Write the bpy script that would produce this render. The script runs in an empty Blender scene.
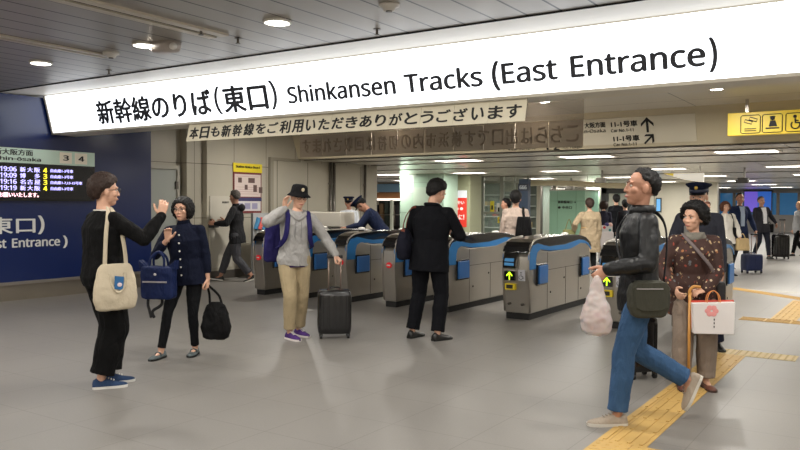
import bpy, bmesh, math, random
from mathutils import Vector, Matrix, noise
from math import sin, cos, pi, radians as RAD, sqrt, atan2, asin
random.seed(7)
V = Vector
scene = bpy.context.scene
COL = scene.collection

# ------------------------------------------------------------------ camera
FPX, CW, CH = 762.0, 800, 450
CAMZ = 1.46
YAW, PITCH, ROLL = math.atan2(507, 762), RAD(1.56), RAD(0.31)
f0 = V((-sin(YAW), cos(YAW), 0)); r0 = V((cos(YAW), sin(YAW), 0)); u0 = V((0, 0, 1))
cf = (f0 * cos(PITCH) - u0 * sin(PITCH)).normalized()
cu = r0.cross(cf).normalized()
cr = r0 * cos(ROLL) + cu * sin(ROLL)
cu = cr.cross(cf).normalized()
CAMP = V((0, 0, CAMZ))
cam_data = bpy.data.cameras.new('camera')
cam = bpy.data.objects.new('camera', cam_data); COL.objects.link(cam)
m = Matrix.Identity(4)
for i in range(3):
    m[i][0] = cr[i]; m[i][1] = cu[i]; m[i][2] = -cf[i]; m[i][3] = CAMP[i]
cam.matrix_world = m
cam_data.sensor_width = 36; cam_data.lens = 36 * FPX / CW
cam_data.clip_start = 0.05; cam_data.clip_end = 300
scene.camera = cam

def ray(u, v):
    return cf + cr * ((u - 400) / FPX) + cu * (-(v - 225) / FPX)
def G(u, v, z=0.0):                     # point at height z seen at pixel (u, v)
    d = ray(u, v); return CAMP + d * ((z - CAMZ) / d.z)
def PY(u, v, Y):                        # point on the plane y = Y
    d = ray(u, v); return CAMP + d * (Y / d.y)
def PX(u, v, X):
    d = ray(u, v); return CAMP + d * (X / d.x)
def GD(u, dist):                        # ground point in column u at camera depth dist
    p = f0 * dist + r0 * ((u - 400) / FPX * dist); return V((p.x, p.y, 0))
def facing(rt, fw):                     # world heading from image-right / away amounts
    return (r0 * rt + f0 * fw).normalized()

# ------------------------------------------------------------------ materials
MATS = {}
def srgb(c):
    return tuple((x / 12.92 if x <= 0.04045 else ((x + 0.055) / 1.055) ** 2.4) for x in [k / 255 for k in c])
def mat(name, col, rough=0.6, metal=0.0, var=0.0, vscale=6.0, bump=0.0, bscale=40.0, emit=0.0, spec=0.5, alpha=1.0, trans=0.0, sheen=0.0, coat=0.0, folds=False):
    if name in MATS: return MATS[name]
    M = bpy.data.materials.new(name); M.use_nodes = True
    nt = M.node_tree; N = nt.nodes; L = nt.links; b = N['Principled BSDF']
    c = srgb(col)
    b.inputs['Base Color'].default_value = (*c, 1)
    b.inputs['Roughness'].default_value = rough; b.inputs['Metallic'].default_value = metal
    b.inputs['Specular IOR Level'].default_value = spec
    if alpha < 1: b.inputs['Alpha'].default_value = alpha
    if trans: b.inputs['Transmission Weight'].default_value = trans
    if coat: b.inputs['Coat Weight'].default_value = coat; b.inputs['Coat Roughness'].default_value = 0.15
    if sheen: b.inputs['Sheen Weight'].default_value = sheen
    if emit:
        b.inputs['Emission Color'].default_value = (*c, 1); b.inputs['Emission Strength'].default_value = emit
    tc = N.new('ShaderNodeTexCoord')
    if var:
        n = N.new('ShaderNodeTexNoise'); n.inputs['Scale'].default_value = vscale; n.inputs['Detail'].default_value = 4
        L.new(tc.outputs['Object'], n.inputs['Vector'])
        r = N.new('ShaderNodeMapRange'); r.inputs['To Min'].default_value = 1 - var; r.inputs['To Max'].default_value = 1 + var
        L.new(n.outputs['Fac'], r.inputs['Value'])
        mx = N.new('ShaderNodeVectorMath'); mx.operation = 'SCALE'; mx.inputs[0].default_value = c
        L.new(r.outputs['Result'], mx.inputs['Scale']); L.new(mx.outputs['Vector'], b.inputs['Base Color'])
    if bump:
        n2 = N.new('ShaderNodeTexNoise'); n2.inputs['Scale'].default_value = bscale; n2.inputs['Detail'].default_value = 5
        if folds:
            mp = N.new('ShaderNodeMapping'); mp.inputs['Scale'].default_value = (1, 1, .42); mp.inputs['Rotation'].default_value = (.35, .2, 0)
            L.new(tc.outputs['Object'], mp.inputs['Vector']); L.new(mp.outputs['Vector'], n2.inputs['Vector']); n2.inputs['Distortion'].default_value = .8
        else: L.new(tc.outputs['Object'], n2.inputs['Vector'])
        bp = N.new('ShaderNodeBump'); bp.inputs['Strength'].default_value = bump; bp.inputs['Distance'].default_value = 0.035 if folds else 0.01
        L.new(n2.outputs['Fac'], bp.inputs['Height']); L.new(bp.outputs['Normal'], b.inputs['Normal'])
    MATS[name] = M
    return M
def cloth(name, col, rough=0.85, bump=0.8, bscale=13, **k):
    k.setdefault('folds', True)
    return mat(name, col, rough=rough, var=0.12, vscale=9, bump=bump, bscale=bscale, spec=.15, **k)

# ------------------------------------------------------------------ object helpers
def link(name, me, parent=None, mt=None, smooth=False, loc=None):
    o = bpy.data.objects.new(name, me); COL.objects.link(o)
    if mt is not None:
        for x in (mt if isinstance(mt, (list, tuple)) else [mt]): me.materials.append(x)
    if parent: o.parent = parent
    if loc is not None: o.location = loc
    if smooth:
        for p in me.polygons: p.use_smooth = True
    return o
def obj(name, bm, mt, parent=None, smooth=False, loc=None, bevel=0, autosm=False):
    me = bpy.data.meshes.new(name)
    bmesh.ops.recalc_face_normals(bm, faces=bm.faces[:])
    bm.to_mesh(me); bm.free()
    o = link(name, me, parent, mt, smooth, loc)
    if bevel:
        md = o.modifiers.new('bevel', 'BEVEL'); md.width = bevel; md.segments = 3; md.limit_method = 'ANGLE'
        md.harden_normals = False
    return o
def thing(name, label, cat, loc=(0, 0, 0), rotz=0.0, group=None):
    o = bpy.data.objects.new(name, None); COL.objects.link(o)
    o.empty_display_size = 0.1
    o.location = loc; o.rotation_euler = (0, 0, rotz)
    o['label'] = label; o['category'] = cat
    if group: o['group'] = group
    return o
def tag(o, label, cat, group=None):
    o['label'] = label; o['category'] = cat
    if group: o['group'] = group
    return o
def struct(name, bm, mt, parent=None, **k):
    o = obj(name, bm, mt, parent, **k)
    if parent is None: o['kind'] = 'structure'
    return o
def BM(): return bmesh.new()
def box(bm, x0, x1, y0, y1, z0, z1):
    vs = [bm.verts.new(p) for p in ((x0,y0,z0),(x1,y0,z0),(x1,y1,z0),(x0,y1,z0),(x0,y0,z1),(x1,y0,z1),(x1,y1,z1),(x0,y1,z1))]
    for f in ((0,3,2,1),(4,5,6,7),(0,1,5,4),(1,2,6,5),(2,3,7,6),(3,0,4,7)): bm.faces.new([vs[i] for i in f])
    return bm
def prism(bm, pts, ax, a0, a1):
    """closed outline pts (2D) extruded along axis ax ('x','y','z') from a0 to a1"""
    def mk(p, a):
        return {'x': (a, p[0], p[1]), 'y': (p[0], a, p[1]), 'z': (p[0], p[1], a)}[ax]
    A = [bm.verts.new(mk(p, a0)) for p in pts]; B = [bm.verts.new(mk(p, a1)) for p in pts]
    n = len(pts)
    bm.faces.new(A); bm.faces.new(B[::-1])
    for i in range(n): bm.faces.new((A[i], B[i], B[(i+1) % n], A[(i+1) % n]))
    return bm
def cyl(bm, p0, p1, r0_, r1_=None, n=16):
    r1_ = r0_ if r1_ is None else r1_
    p0, p1 = V(p0), V(p1); d = (p1 - p0).normalized()
    a = d.orthogonal().normalized(); b = d.cross(a)
    A = [bm.verts.new(p0 + (a*cos(2*pi*i/n) + b*sin(2*pi*i/n)) * r0_) for i in range(n)]
    B = [bm.verts.new(p1 + (a*cos(2*pi*i/n) + b*sin(2*pi*i/n)) * r1_) for i in range(n)]
    bm.faces.new(A); bm.faces.new(B[::-1])
    for i in range(n): bm.faces.new((A[i], B[i], B[(i+1) % n], A[(i+1) % n]))
    return bm
def tube(bm, pts, r, n=8, flat=1.0, ref=None, closed=False):
    """swept tube; flat<1 makes a strap whose thin side follows ref"""
    pts = [V(p) for p in pts]; k = len(pts); rings = []
    last = None
    for i, p in enumerate(pts):
        if closed: d = (pts[(i+1) % k] - pts[i-1]).normalized()
        else: d = (pts[min(i+1, k-1)] - pts[max(i-1, 0)]).normalized()
        if ref is not None:
            b = V(ref); b = (b - d * b.dot(d))
            b = b.normalized() if b.length > 1e-5 else d.orthogonal().normalized()
            a = b.cross(d)
        else:
            if last is None: a = d.orthogonal().normalized()
            else:
                a = last - d * last.dot(d); a.normalize()
            b = d.cross(a); last = a
        rr = r[i] if isinstance(r, (list, tuple)) else r
        rings.append([bm.verts.new(p + a*cos(2*pi*j/n)*rr + b*sin(2*pi*j/n)*rr*flat) for j in range(n)])
    for i in range(k if closed else k-1):
        A = rings[i]; B = rings[(i+1) % k]
        for j in range(n): bm.faces.new((A[j], A[(j+1) % n], B[(j+1) % n], B[j]))
    if not closed: bm.faces.new(rings[0][::-1]); bm.faces.new(rings[-1])
    return bm
def spline(pts, n=6):
    pts = [V(p) for p in pts]; out = []
    for i in range(len(pts)-1):
        p0 = pts[max(i-1,0)]; p1 = pts[i]; p2 = pts[i+1]; p3 = pts[min(i+2, len(pts)-1)]
        for j in range(n):
            t = j/n
            out.append(0.5*((2*p1)+(p2-p0)*t+(2*p0-5*p1+4*p2-p3)*t*t+(-p0+3*p1-3*p2+p3)*t**3))
    out.append(pts[-1]); return out
def ellip(bm, c, rad, rot=None, nu=16, nv=10):
    c = V(c); rings = []
    top = None
    for j in range(1, nv):
        th = pi*j/nv; ring = []
        for i in range(nu):
            p = V((rad[0]*sin(th)*cos(2*pi*i/nu), rad[1]*sin(th)*sin(2*pi*i/nu), rad[2]*cos(th)))
            if rot is not None: p = rot @ p
            ring.append(bm.verts.new(c+p))
        rings.append(ring)
    pt = V((0,0,rad[2])); pb = V((0,0,-rad[2]))
    if rot is not None: pt = rot @ pt; pb = rot @ pb
    t = bm.verts.new(c+pt); b = bm.verts.new(c+pb)
    for i in range(nu):
        k = (i+1) % nu
        bm.faces.new((t, rings[0][i], rings[0][k])); bm.faces.new((b, rings[-1][k], rings[-1][i]))
        for j in range(nv-2): bm.faces.new((rings[j][i], rings[j+1][i], rings[j+1][k], rings[j][k]))
    return bm
def loft(bm, rings, n=20, power=1.0):
    """rings: (center, ax, ay) with ax, ay full vectors of the half axes"""
    RR = []
    for c, ax, ay in rings:
        r = []
        for i in range(n):
            a = 2*pi*i/n; ca, sa = cos(a), sin(a)
            ca = math.copysign(abs(ca)**power, ca); sa = math.copysign(abs(sa)**power, sa)
            r.append(bm.verts.new(V(c) + V(ax)*ca + V(ay)*sa))
        RR.append(r)
    for i in range(len(RR)-1):
        for j in range(n): bm.faces.new((RR[i][j], RR[i][(j+1) % n], RR[i+1][(j+1) % n], RR[i+1][j]))
    bm.faces.new(RR[0][::-1]); bm.faces.new(RR[-1])
    return bm
def limb(bm, pts, rads, n=14):
    """rounded tapered tube through pts, hemispherical ends"""
    P = [V(p) for p in pts]
    for i in range(len(P)-1):
        d = (P[i+1]-P[i]).normalized(); a = d.orthogonal().normalized(); b = d.cross(a)
        rings = []
        ra, rb = rads[i], rads[i+1]
        for t in (-1, -.92, -.7, -.38, 0): rings.append((P[i]+d*t*ra, sqrt(max(1-t*t, 0.0004))*ra))
        for t in (0, .38, .7, .92, 1): rings.append((P[i+1]+d*t*rb, sqrt(max(1-t*t, 0.0004))*rb))
        loft(bm, [(c, a*r, b*r) for c, r in rings], n)
    return bm
def remeshed(bm, voxel, smooth=2, disp=0.0, dscale=0.12, dseed=0):
    me = bpy.data.meshes.new('tmp'); bmesh.ops.recalc_face_normals(bm, faces=bm.faces[:]); bm.to_mesh(me); bm.free()
    o = bpy.data.objects.new('tmp', me); COL.objects.link(o)
    r = o.modifiers.new('r', 'REMESH'); r.mode = 'VOXEL'; r.voxel_size = voxel; r.use_smooth_shade = True
    if disp:
        t = bpy.data.textures.new('folds', 'CLOUDS'); t.noise_scale = dscale; t.noise_depth = 1
        d = o.modifiers.new('d', 'DISPLACE'); d.texture = t; d.strength = disp; d.mid_level = 0.5
    if smooth:
        s = o.modifiers.new('s', 'SMOOTH'); s.iterations = smooth; s.factor = 0.6
    dg = bpy.context.evaluated_depsgraph_get()
    out = bpy.data.meshes.new_from_object(o.evaluated_get(dg))
    bpy.data.objects.remove(o); bpy.data.meshes.remove(me)
    for p in out.polygons: p.use_smooth = True
    return out
FONT_LATIN = None
try:
    import os
    _fp = os.path.join(bpy.utils.resource_path('LOCAL'), 'datafiles', 'fonts', 'NotoSansHebrew-Regular.woff2')
    if os.path.exists(_fp): FONT_LATIN = bpy.data.fonts.load(_fp)
except Exception: pass
def text_mesh(s, bold=0.0, ext=0.002, shear=0.0):
    cu_ = bpy.data.curves.new('t', 'FONT'); cu_.body = s; cu_.size = 1.0; cu_.extrude = ext; cu_.offset = 0
    cu_.shear = shear
    if FONT_LATIN and all(ord(c) < 0x250 for c in s): cu_.font = FONT_LATIN
    cu_.resolution_u = 3
    o = bpy.data.objects.new('t', cu_); COL.objects.link(o)
    dg = bpy.context.evaluated_depsgraph_get()
    me = bpy.data.meshes.new_from_object(o.evaluated_get(dg))
    bpy.data.objects.remove(o)
    if bold:                                   # heavier strokes: the outline repeated with tiny shifts
        b = bmesh.new(); k = 1.5
        for q, (dx, dy) in enumerate(((-1,0),(1,0),(0,-.7),(0,.7))):
            n0 = len(b.verts); b.from_mesh(me); b.verts.ensure_lookup_table()
            for v in b.verts[n0:]: v.co.x += dx*bold*k; v.co.y += dy*bold*k; v.co.z += (q+1)*.0011
        b.to_mesh(me); b.free()
    return me
def write(s, parent, mt, o, ex, ey, w, h, name='lettering', bold=0.0, mirror=False, shear=0.0, label=None, thick=0.004, keep=True):
    """text fitted in a w x h box with lower-left corner o, ex / ey unit directions of the sign (in parent space)"""
    me = text_mesh(s, bold, 0.01, shear)
    xs = [v.co.x for v in me.vertices]; ys = [v.co.y for v in me.vertices]
    x0, x1, y0, y1 = min(xs), max(xs), min(ys), max(ys)
    ex = V(ex).normalized(); ey = V(ey).normalized(); ez = ex.cross(ey)
    for v in me.vertices:
        a = (v.co.x-x0)/(x1-x0)
        if mirror: a = 1-a
        b = (v.co.y-y0)/(y1-y0); c = v.co.z/0.01
        v.co = V(o) + ex*a*w + ey*b*h + ez*(c*thick)
    ob = link(name, me, parent, mt)
    if label: ob['label'] = label
    return ob
# ------------------------------------------------------------------ people
SKIN = mat('skin', (205, 160, 135), rough=0.5, var=0.05, vscale=20)
SKIN2 = mat('skin_tan', (176, 128, 104), rough=0.5, var=0.05, vscale=20)
EYEW = mat('eye_white', (225, 222, 215), rough=0.3); EYED = mat('iris_dark', (30, 20, 15), rough=0.2)
LIPS = mat('lips', (170, 95, 88), rough=0.45)
def hairmat(n, c):
    return mat(n, c, rough=0.6, var=0.3, vscale=30, bump=0.8, bscale=60, spec=.3)
HBLACK = hairmat('hair_black', (14, 12, 12)); HBROWN = hairmat('hair_dark_brown', (48, 34, 28)); HAUB = hairmat('hair_auburn', (90, 55, 40))
HGREY = hairmat('hair_grey', (75, 70, 66)); HSAND = hairmat('hair_sandy', (150, 115, 80))

def ik(a, c, l1, l2, pole):
    a, c = V(a), V(c); d = c-a; L = d.length
    if L > (l1+l2)*0.998: c = a + d*((l1+l2)*0.998/L); d = c-a; L = d.length
    u = d.normalized(); x = (l1*l1 - l2*l2 + L*L)/(2*L); h = sqrt(max(l1*l1-x*x, 0))
    p = V(pole); p = p - u*p.dot(u); p.normalize()
    return a+u*x+p*h, c

def interp(tab, x):
    for i in range(len(tab)-1):
        if x <= tab[i+1][0]:
            t = (x-tab[i][0])/(tab[i+1][0]-tab[i][0]); t = max(0, min(1, t))
            return tab[i][1]*(1-t)+tab[i+1][1]*t
    return tab[-1][1]
HAIR = {
 'short': dict(c=(0,-.014,.03), r=(.083,.106,.1), t=.03, tab=[(0,32),(35,34),(58,24),(72,0),(92,-8),(104,-24),(120,-46),(180,-58)]),
 'cropped': dict(c=(0,-.014,.03), r=(.079,.101,.094), t=.009, tab=[(0,44),(35,44),(58,34),(72,8),(92,2),(104,-14),(120,-34),(180,-40)]),
 'mop': dict(c=(0,-.014,.032), r=(.086,.108,.102), t=.024, tab=[(0,18),(35,20),(58,8),(72,-8),(92,-12),(104,-26),(120,-46),(180,-52)]),
 'bob': dict(c=(0,-.014,.004), r=(.104,.108,.116), t=.018, tab=[(0,30),(22,28),(44,20),(58,-56),(180,-60)]),
 'curly': dict(c=(0,-.022,.026), r=(.1,.112,.108), t=.05, tab=[(0,34),(35,30),(55,8),(70,-22),(110,-44),(180,-50)], rough=.014),
}
def hair_mesh(style, s, Rh, C, seed=1):
    H = HAIR[style]; bm = BM(); nu, nv = 72, 48
    c = V(H['c']); r = H['r']; grid = []
    for j in range(nv+1):
        th = pi*j/nv; row = []
        for i in range(nu):
            az = 2*pi*i/nu; d = V((sin(th)*sin(az), sin(th)*cos(az), cos(th)))
            el = math.degrees(asin(max(-1, min(1, d.z))))
            a = abs(math.degrees(atan2(d.x, d.y)))
            e0 = interp(H['tab'], a) + 5*noise.noise(d*9+V((seed,0,0)))
            mk = max(0, min(1, (el-e0+4)/9)); mk = mk*mk*(3-2*mk)
            tf = 1 if style in ('bob', 'curly') else max(.3, min(1, .3+(el-e0)/34))
            strand = .004*sin(az*29+4*sin(el*.09+seed)+3*noise.noise(d*3)) + .008*noise.noise(d*5+V((0,seed,0))) + .004*noise.noise(d*19)
            if 'rough' in H: strand += H['rough']*noise.noise(d*13+V((seed,2,0))) + .006*noise.noise(d*30)
            k = (1 + 0*mk)
            off = mk*((H['t']*.5+strand)*tf - (1-tf)*.004) - (1-mk)*.034
            p = V((d.x*(r[0]+off), d.y*(r[1]+off), d.z*(r[2]+off)))
            if style not in ('bob', 'curly') and d.z < 0:
                q = max(0, min(1, (a-95)/35)); p.z *= 1+.32*q; p.x *= 1-.12*q*min(1, -d.z*2)
            row.append(bm.verts.new(C + (Rh @ ((c+p)*s))))
        grid.append(row)
    for j in range(nv):
        for i in range(nu):
            k = (i+1) % nu
            bm.faces.new((grid[j][i], grid[j+1][i], grid[j+1][k], grid[j][k]))
    bmesh.ops.remove_doubles(bm, verts=bm.verts[:], dist=1e-5)
    return bm

def hand(bm, w, hd, hn, side, s, curl=0.3, thumb_in=0.0, spread=1.0, fat=1.0):
    """w wrist, hd finger direction, hn palm normal (palm faces hn), side +1 right hand / -1 left"""
    hd = V(hd).normalized(); hn = V(hn); hn = (hn - hd*hn.dot(hd)).normalized()
    lat = hd.cross(hn) * side      # towards the thumb for a right hand with the palm along hn
    L = lambda a, b, c: V(w) + (hd*a + lat*b + hn*c)*s
    loft(bm, [(L(-.03,0,0), lat*.026*s, hn*.02*s), (L(.0,0,0), lat*.027*s, hn*.018*s), (L(.03,.002,0), lat*.035*s, hn*.017*s), (L(.07,0,0), lat*.041*s, hn*.015*s), (L(.095,-.002,.0), lat*.038*s, hn*.011*s)], 14)
    for i, (b, ln, rr) in enumerate(((.03,.068,.0088),(.01,.076,.009),(-.011,.07,.0088),(-.031,.056,.0078))):
        base = L(.088-abs(b)*.15, b, 0); dirv = (hd + lat*(b*3.0*spread)).normalized(); p = base; pts = [base]; ang = 0
        for k, fr in enumerate((.44,.31,.25)):
            ang += curl*(0.9 if k == 0 else 1.15)*(1+.06*i)
            dd = dirv*cos(ang) + hn*sin(ang); p = p + dd*ln*fr*s; pts.append(p)
        limb(bm, pts, [rr*s*fat, rr*.95*s*fat, rr*.86*s*fat, rr*.74*s*fat], 10)
    tb = L(.018, .027, .004); d1 = (hd*.62 + lat*.75 + hn*(.25+thumb_in)).normalized(); d2 = (hd*.85 + lat*(.4-thumb_in*.5) + hn*(.25+thumb_in)).normalized()
    p1 = tb+d1*.036*s; p2 = p1+d2*.03*s; p3 = p2+d2*.024*s
    limb(bm, [tb, p1, p2, p3], [.015*s*fat, .0115*s*fat, .0105*s*fat, .0085*s*fat], 10)

def shoe_parts(root, ank, yaw, pitch, s, up, solem, top=.09, label=None, heel=0.0, low=False, strap=False):
    """ank = ankle joint; the sole lies .08*s beneath when pitch = 0"""
    R = Matrix.Rotation(-yaw, 3, 'Z') @ Matrix.Rotation(-pitch, 3, 'X')
    O = V(ank); f = lambda x, y, z: O + R @ (V((x, y, z-.082))*s)
    prof = [(-.066,.02,.045),(-.06,.03,.07),(-.035,.036,top),(.0,.038,top),(.04,.039,.078 if not low else .05),(.085,.044,.06 if not low else .045),(.13,.047,.048),(.17,.04,.04),(.195,.027,.032),(.205,.012,.022)]
    bm = BM(); RR = []
    for y, hw, ht in prof:
        r = []
        for x, z in ((-1,.008),(-1.03,.3),(-.9,.62),(-.55,.92),(0,1),(.55,.92),(.9,.62),(1.03,.3),(1,.008)):
            r.append(bm.verts.new(f(x*hw, y, max(z*ht,.006))))
        RR.append(r)
    for i in range(len(RR)-1):
        for j in range(9): bm.faces.new((RR[i][j], RR[i][(j+1) % 9], RR[i+1][(j+1) % 9], RR[i+1][j]))
    bm.faces.new(RR[0]); bm.faces.new(RR[-1][::-1])
    o = obj('shoe', bm, up, root, smooth=True)
    if label: o['label'] = label
    bm = BM(); A = []; B = []
    out = [(y, hw+.004) for y, hw, ht in prof]
    pts = [(hw, y) for y, hw in out] + [(-hw, y) for y, hw in out[::-1]]
    A = [bm.verts.new(f(x, y, 0.0)) for x, y in pts]; B = [bm.verts.new(f(x, y, .02)) for x, y in pts]
    bm.faces.new(A[::-1]); bm.faces.new(B)
    for i in range(len(pts)): k = (i+1) % len(pts); bm.faces.new((A[i], A[k], B[k], B[i]))
    obj('sole', bm, solem, o)
    return o, f

def person(label, loc, face, h=1.7, lod=0, torso=(0,0,0), twist=0, head=(0,0,0), pelvis=(0,0), footL=(-.1,0,0,0,0), footR=(.1,0,0,0,0),
           handL=None, handR=None, skin=None, hair='short', hairm=None, top=None, pants=None, shoes=None, hat=None, glasses=False, w=1.0, group=None, handdirs=None, curls=(.35,.35), jog=0, seed=1, sleeves=1.0, bald=False, wfem=False, toplen=None, collar=None):
    """faces local +y, right side +x.  footX = (x, y, lift, yaw, pitch); handX = (wrist, pole, finger dir, palm normal)"""
    skin = skin or SKIN
    rz = atan2(-face.x, face.y)
    root = thing('person', label, 'person', loc, rz, group)
    s = h/1.72; vox = (.0065, .009, .014)[lod]; nseg = 14
    up = V((sin(torso[1]), sin(torso[0])*cos(torso[1]), cos(torso[0])*cos(torso[1]))).normalized()
    Tz = Matrix.Rotation(-twist, 3, 'Z')
    rt = (Tz @ V((1,0,0))); rt = (rt - up*rt.dot(up)).normalized(); fw = up.cross(rt)
    hipz = .905*s
    ank = []
    for f in (footL, footR): ank.append(V((f[0]*s, f[1]*s, .082*s+f[2]*s)))
    P = V((pelvis[0]*s, pelvis[1]*s, hipz + .03*s))
    maxleg = .835*s
    for k, sx in ((0,-1),(1,1)):
        hp = P + V((sx*.088*s, 0, -.03*s)); dxy = (V((hp.x,hp.y,0))-V((ank[k].x,ank[k].y,0))).length
        zmax = ank[k].z + sqrt(max(maxleg**2-dxy**2, .01))
        if hp.z > zmax and ank[k].z < .15*s: P.z -= hp.z-zmax
    J = {}
    T = lambda x, y, z: P + (rt*x + fw*y + up*z)*s
    hips = [P + V((-.088*s,0,-.03*s)), P + V((.088*s,0,-.03*s))]
    knees = []
    for k in (0,1):
        f = (footL, footR)[k]
        pole = V((sin(f[3])*.6 + (-.05 if k == 0 else .05), 1, .15))
        kn, an = ik(hips[k], ank[k], .425*s, .415*s, pole); knees.append(kn); ank[k] = an
    sh = [T(-.16*w, -.005, .437), T(.16*w, -.005, .437)]
    HL = handL or ((-.24,.04,.80), (-.3,-1,0), (0,.15,-1), (1,.1,0))
    HR = handR or ((.24,.04,.80), (.3,-1,0), (0,.15,-1), (-1,.1,0))
    elb, wr = [], []
    for k, H in enumerate((HL, HR)):
        e, ww = ik(sh[k], V(H[0])*s, .285*s, .255*s, H[1]); elb.append(e); wr.append(ww)
    nb = T(0, -.01, .53)
    Rh = Matrix((rt, fw, up)).transposed()
    Rh = Rh @ Matrix.Rotation(-head[0], 3, 'Z') @ Matrix.Rotation(-head[1], 3, 'X') @ Matrix.Rotation(head[2], 3, 'Y')
    hc = nb + up*.028*s + Rh @ V((0,.018,.105))*s
    hs = s*1.07
    def HP(x, y, z): return hc + Rh @ (V((x, y, z))*hs)
    # ---------------- body
    bm = BM()
    prof = [(-.1,.13,.095),(-.04,.155,.11),(.05,.143,.1),(.14,.125,.092),(.25,.14,.1),(.36,.15,.105),(.42,.138,.095),(.46,.105,.08),(.5,.066,.062),(.53,.056,.056)]
    if wfem: prof = [(-.1,.13,.1),(-.04,.158,.115),(.05,.14,.1),(.14,.115,.09),(.25,.128,.105),(.34,.138,.118),(.42,.128,.095),(.46,.098,.078),(.5,.06,.058),(.53,.05,.05)]
    rings = [(T(0, 0, z), rt*a*s*w, fw*b*s) for z, a, b in prof]
    loft(bm, rings, 20)
    for k in (0,1):
        limb(bm, [hips[k], hips[k]*.5+knees[k]*.5, knees[k]], [.08*s, .07*s, .052*s], nseg)
        limb(bm, [knees[k], knees[k]*.62+ank[k]*.38 - V((0,.008*s,0)), ank[k]], [.052*s, .05*s, .034*s], nseg)
        limb(bm, [sh[k], sh[k]*.5+elb[k]*.5, elb[k]], [.05*s, .043*s, .036*s], nseg)
        limb(bm, [elb[k], elb[k]*.65+wr[k]*.35, wr[k]], [.036*s, .037*s, .024*s], nseg)
        f = (footL, footR)[k]
        fd = Matrix.Rotation(-f[3], 3, 'Z') @ Matrix.Rotation(-f[4], 3, 'X')
        limb(bm, [ank[k]-V((0,0,.02*s)), ank[k]+fd@V((0,.1*s,-.055*s)), ank[k]+fd@V((0,.15*s,-.06*s))], [.03*s, .02*s, .016*s], 10)
    limb(bm, [T(0,-.012,.47), nb + up*.03*s, hc + Rh @ V((0,-.02,-.04))*s], [.056*s*(.85 if wfem else 1), .05*s*(.85 if wfem else 1), .052*s*(.88 if wfem else 1)], nseg)
    R3 = Rh
    ellip(bm, HP(0,-.014,.03), (.075*hs,.096*hs,.09*hs), R3)
    ellip(bm, HP(0,.016,-.03), (.061*hs,.07*hs,.078*hs), R3)
    ellip(bm, HP(0,.045,-.085), (.032*hs,.034*hs,.028*hs), R3)
    ellip(bm, HP(0,.03,-.05), (.05*hs,.055*hs,.05*hs), R3)
    for sx in (-1, 1):
        ellip(bm, HP(sx*.04,.052,-.022), (.024*hs,.026*hs,.024*hs), R3)
        ellip(bm, HP(sx*.076,-.008,-.008), (.011*hs,.019*hs,.032*hs), R3 @ Matrix.Rotation(sx*.3, 3, 'Z'))
        ellip(bm, HP(sx*.03,.076,.026), (.022*hs,.012*hs,.009*hs), R3)
    limb(bm, [HP(0,.082,.014), HP(0,.094,-.02), HP(0,.097,-.028)], [.008*hs,.0105*hs,.012*hs], 10)
    for sx in (-1,1): ellip(bm, HP(sx*.013,.09,-.03), (.008*hs,.01*hs,.008*hs), R3)
    limb(bm, [HP(-.016,.079,-.062), HP(0,.084,-.062), HP(.016,.079,-.062)], [.008*hs,.01*hs,.008*hs], 10)
    for k, H in enumerate((HL, HR)):
        if lod == 0: hand(bm, wr[k], H[2], H[3], (-1,1)[k], s, curls[k], fat=1.08)
    me = remeshed(bm, .0052 if lod == 0 else vox, 2)
    if lod > 0:
        b2 = BM(); b2.from_mesh(me)
        for k, H in enumerate((HL, HR)): hand(b2, wr[k], H[2], H[3], (-1,1)[k], s, curls[k])
        b2.to_mesh(me); b2.free()
        for p in me.polygons: p.use_smooth = True
    link('body', me, root, skin)
    for sx in (-1,1):
        bm = BM(); c = HP(sx*.0295,.0735,.006); ellip(bm, c, (.0125*hs,.0085*hs,.0062*hs), R3, 12, 8)
        fdir = Rh @ V((0,1,0)); bm.faces.ensure_lookup_table()
        for fc in bm.faces:
            q = fc.calc_center_median()-c; q2 = q - fdir*q.dot(fdir)
            fc.material_index = 1 if q.dot(fdir) > 0 and q2.length < .006*hs else 0
        if lod < 2: obj('eye', bm, [EYEW, EYED], root, smooth=True)
        else: bm.free()
    if lod < 2:
        bm = BM(); limb(bm, [HP(-.02,.0835,-.063), HP(0,.0915,-.063), HP(.02,.0835,-.063)], [.0035*hs,.0055*hs,.0035*hs], 8); obj('lips', bm, LIPS, root, smooth=True)
        for sx in (-1,1):
            bm = BM(); tube(bm, spline([HP(sx*.014,.086,.026), HP(sx*.03,.086,.031), HP(sx*.047,.075,.026)],4), .0035*hs, 6); obj('eyebrow', bm, hairm or HBLACK, root, smooth=True)
    if hair: obj('hair', hair_mesh(hair, hs, Rh, hc, seed), hairm or HBLACK, root, smooth=True)
    if glasses:
        bm = BM()
        for sx in (-1,1):
            tube(bm, [HP(sx*.031+.023*cos(a), .101, .003+.017*sin(a)) for a in [2*pi*i/16 for i in range(16)]], .0022*hs, 6, closed=True)
            tube(bm, [HP(sx*.054,.1,.008), HP(sx*.074,.06,.01), HP(sx*.08,-.005,.006)], .002*hs, 6)
        tube(bm, [HP(-.009,.101,.006), HP(.009,.101,.006)], .002*hs, 6)
        obj('glasses', bm, mat('glasses_frame', (25,20,20), rough=.3), root, smooth=True)
    # ---------------- clothes
    t = dict(ease=.014, hem=-.06, flare=0.0, m=None, name='shirt', sl=.97, cuffr=.034, disp=.008, armr=0.0, neck=.5); t.update(top or {})
    bm = BM(); e = t['ease']
    pr = [q for q in prof if q[0] > max(t['hem'], -.1)+.02 and q[0] <= .495]
    hb = (.15*w if not wfem else .155*w)
    base = [(t['hem'], hb + t['flare'] - (.0 if t['hem'] > -.2 else .0), .105 + t['flare']*.9)]
    if t['hem'] < -.12: base.append((-.05, .155*w+t['flare']*.3, .112+t['flare']*.3))
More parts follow.
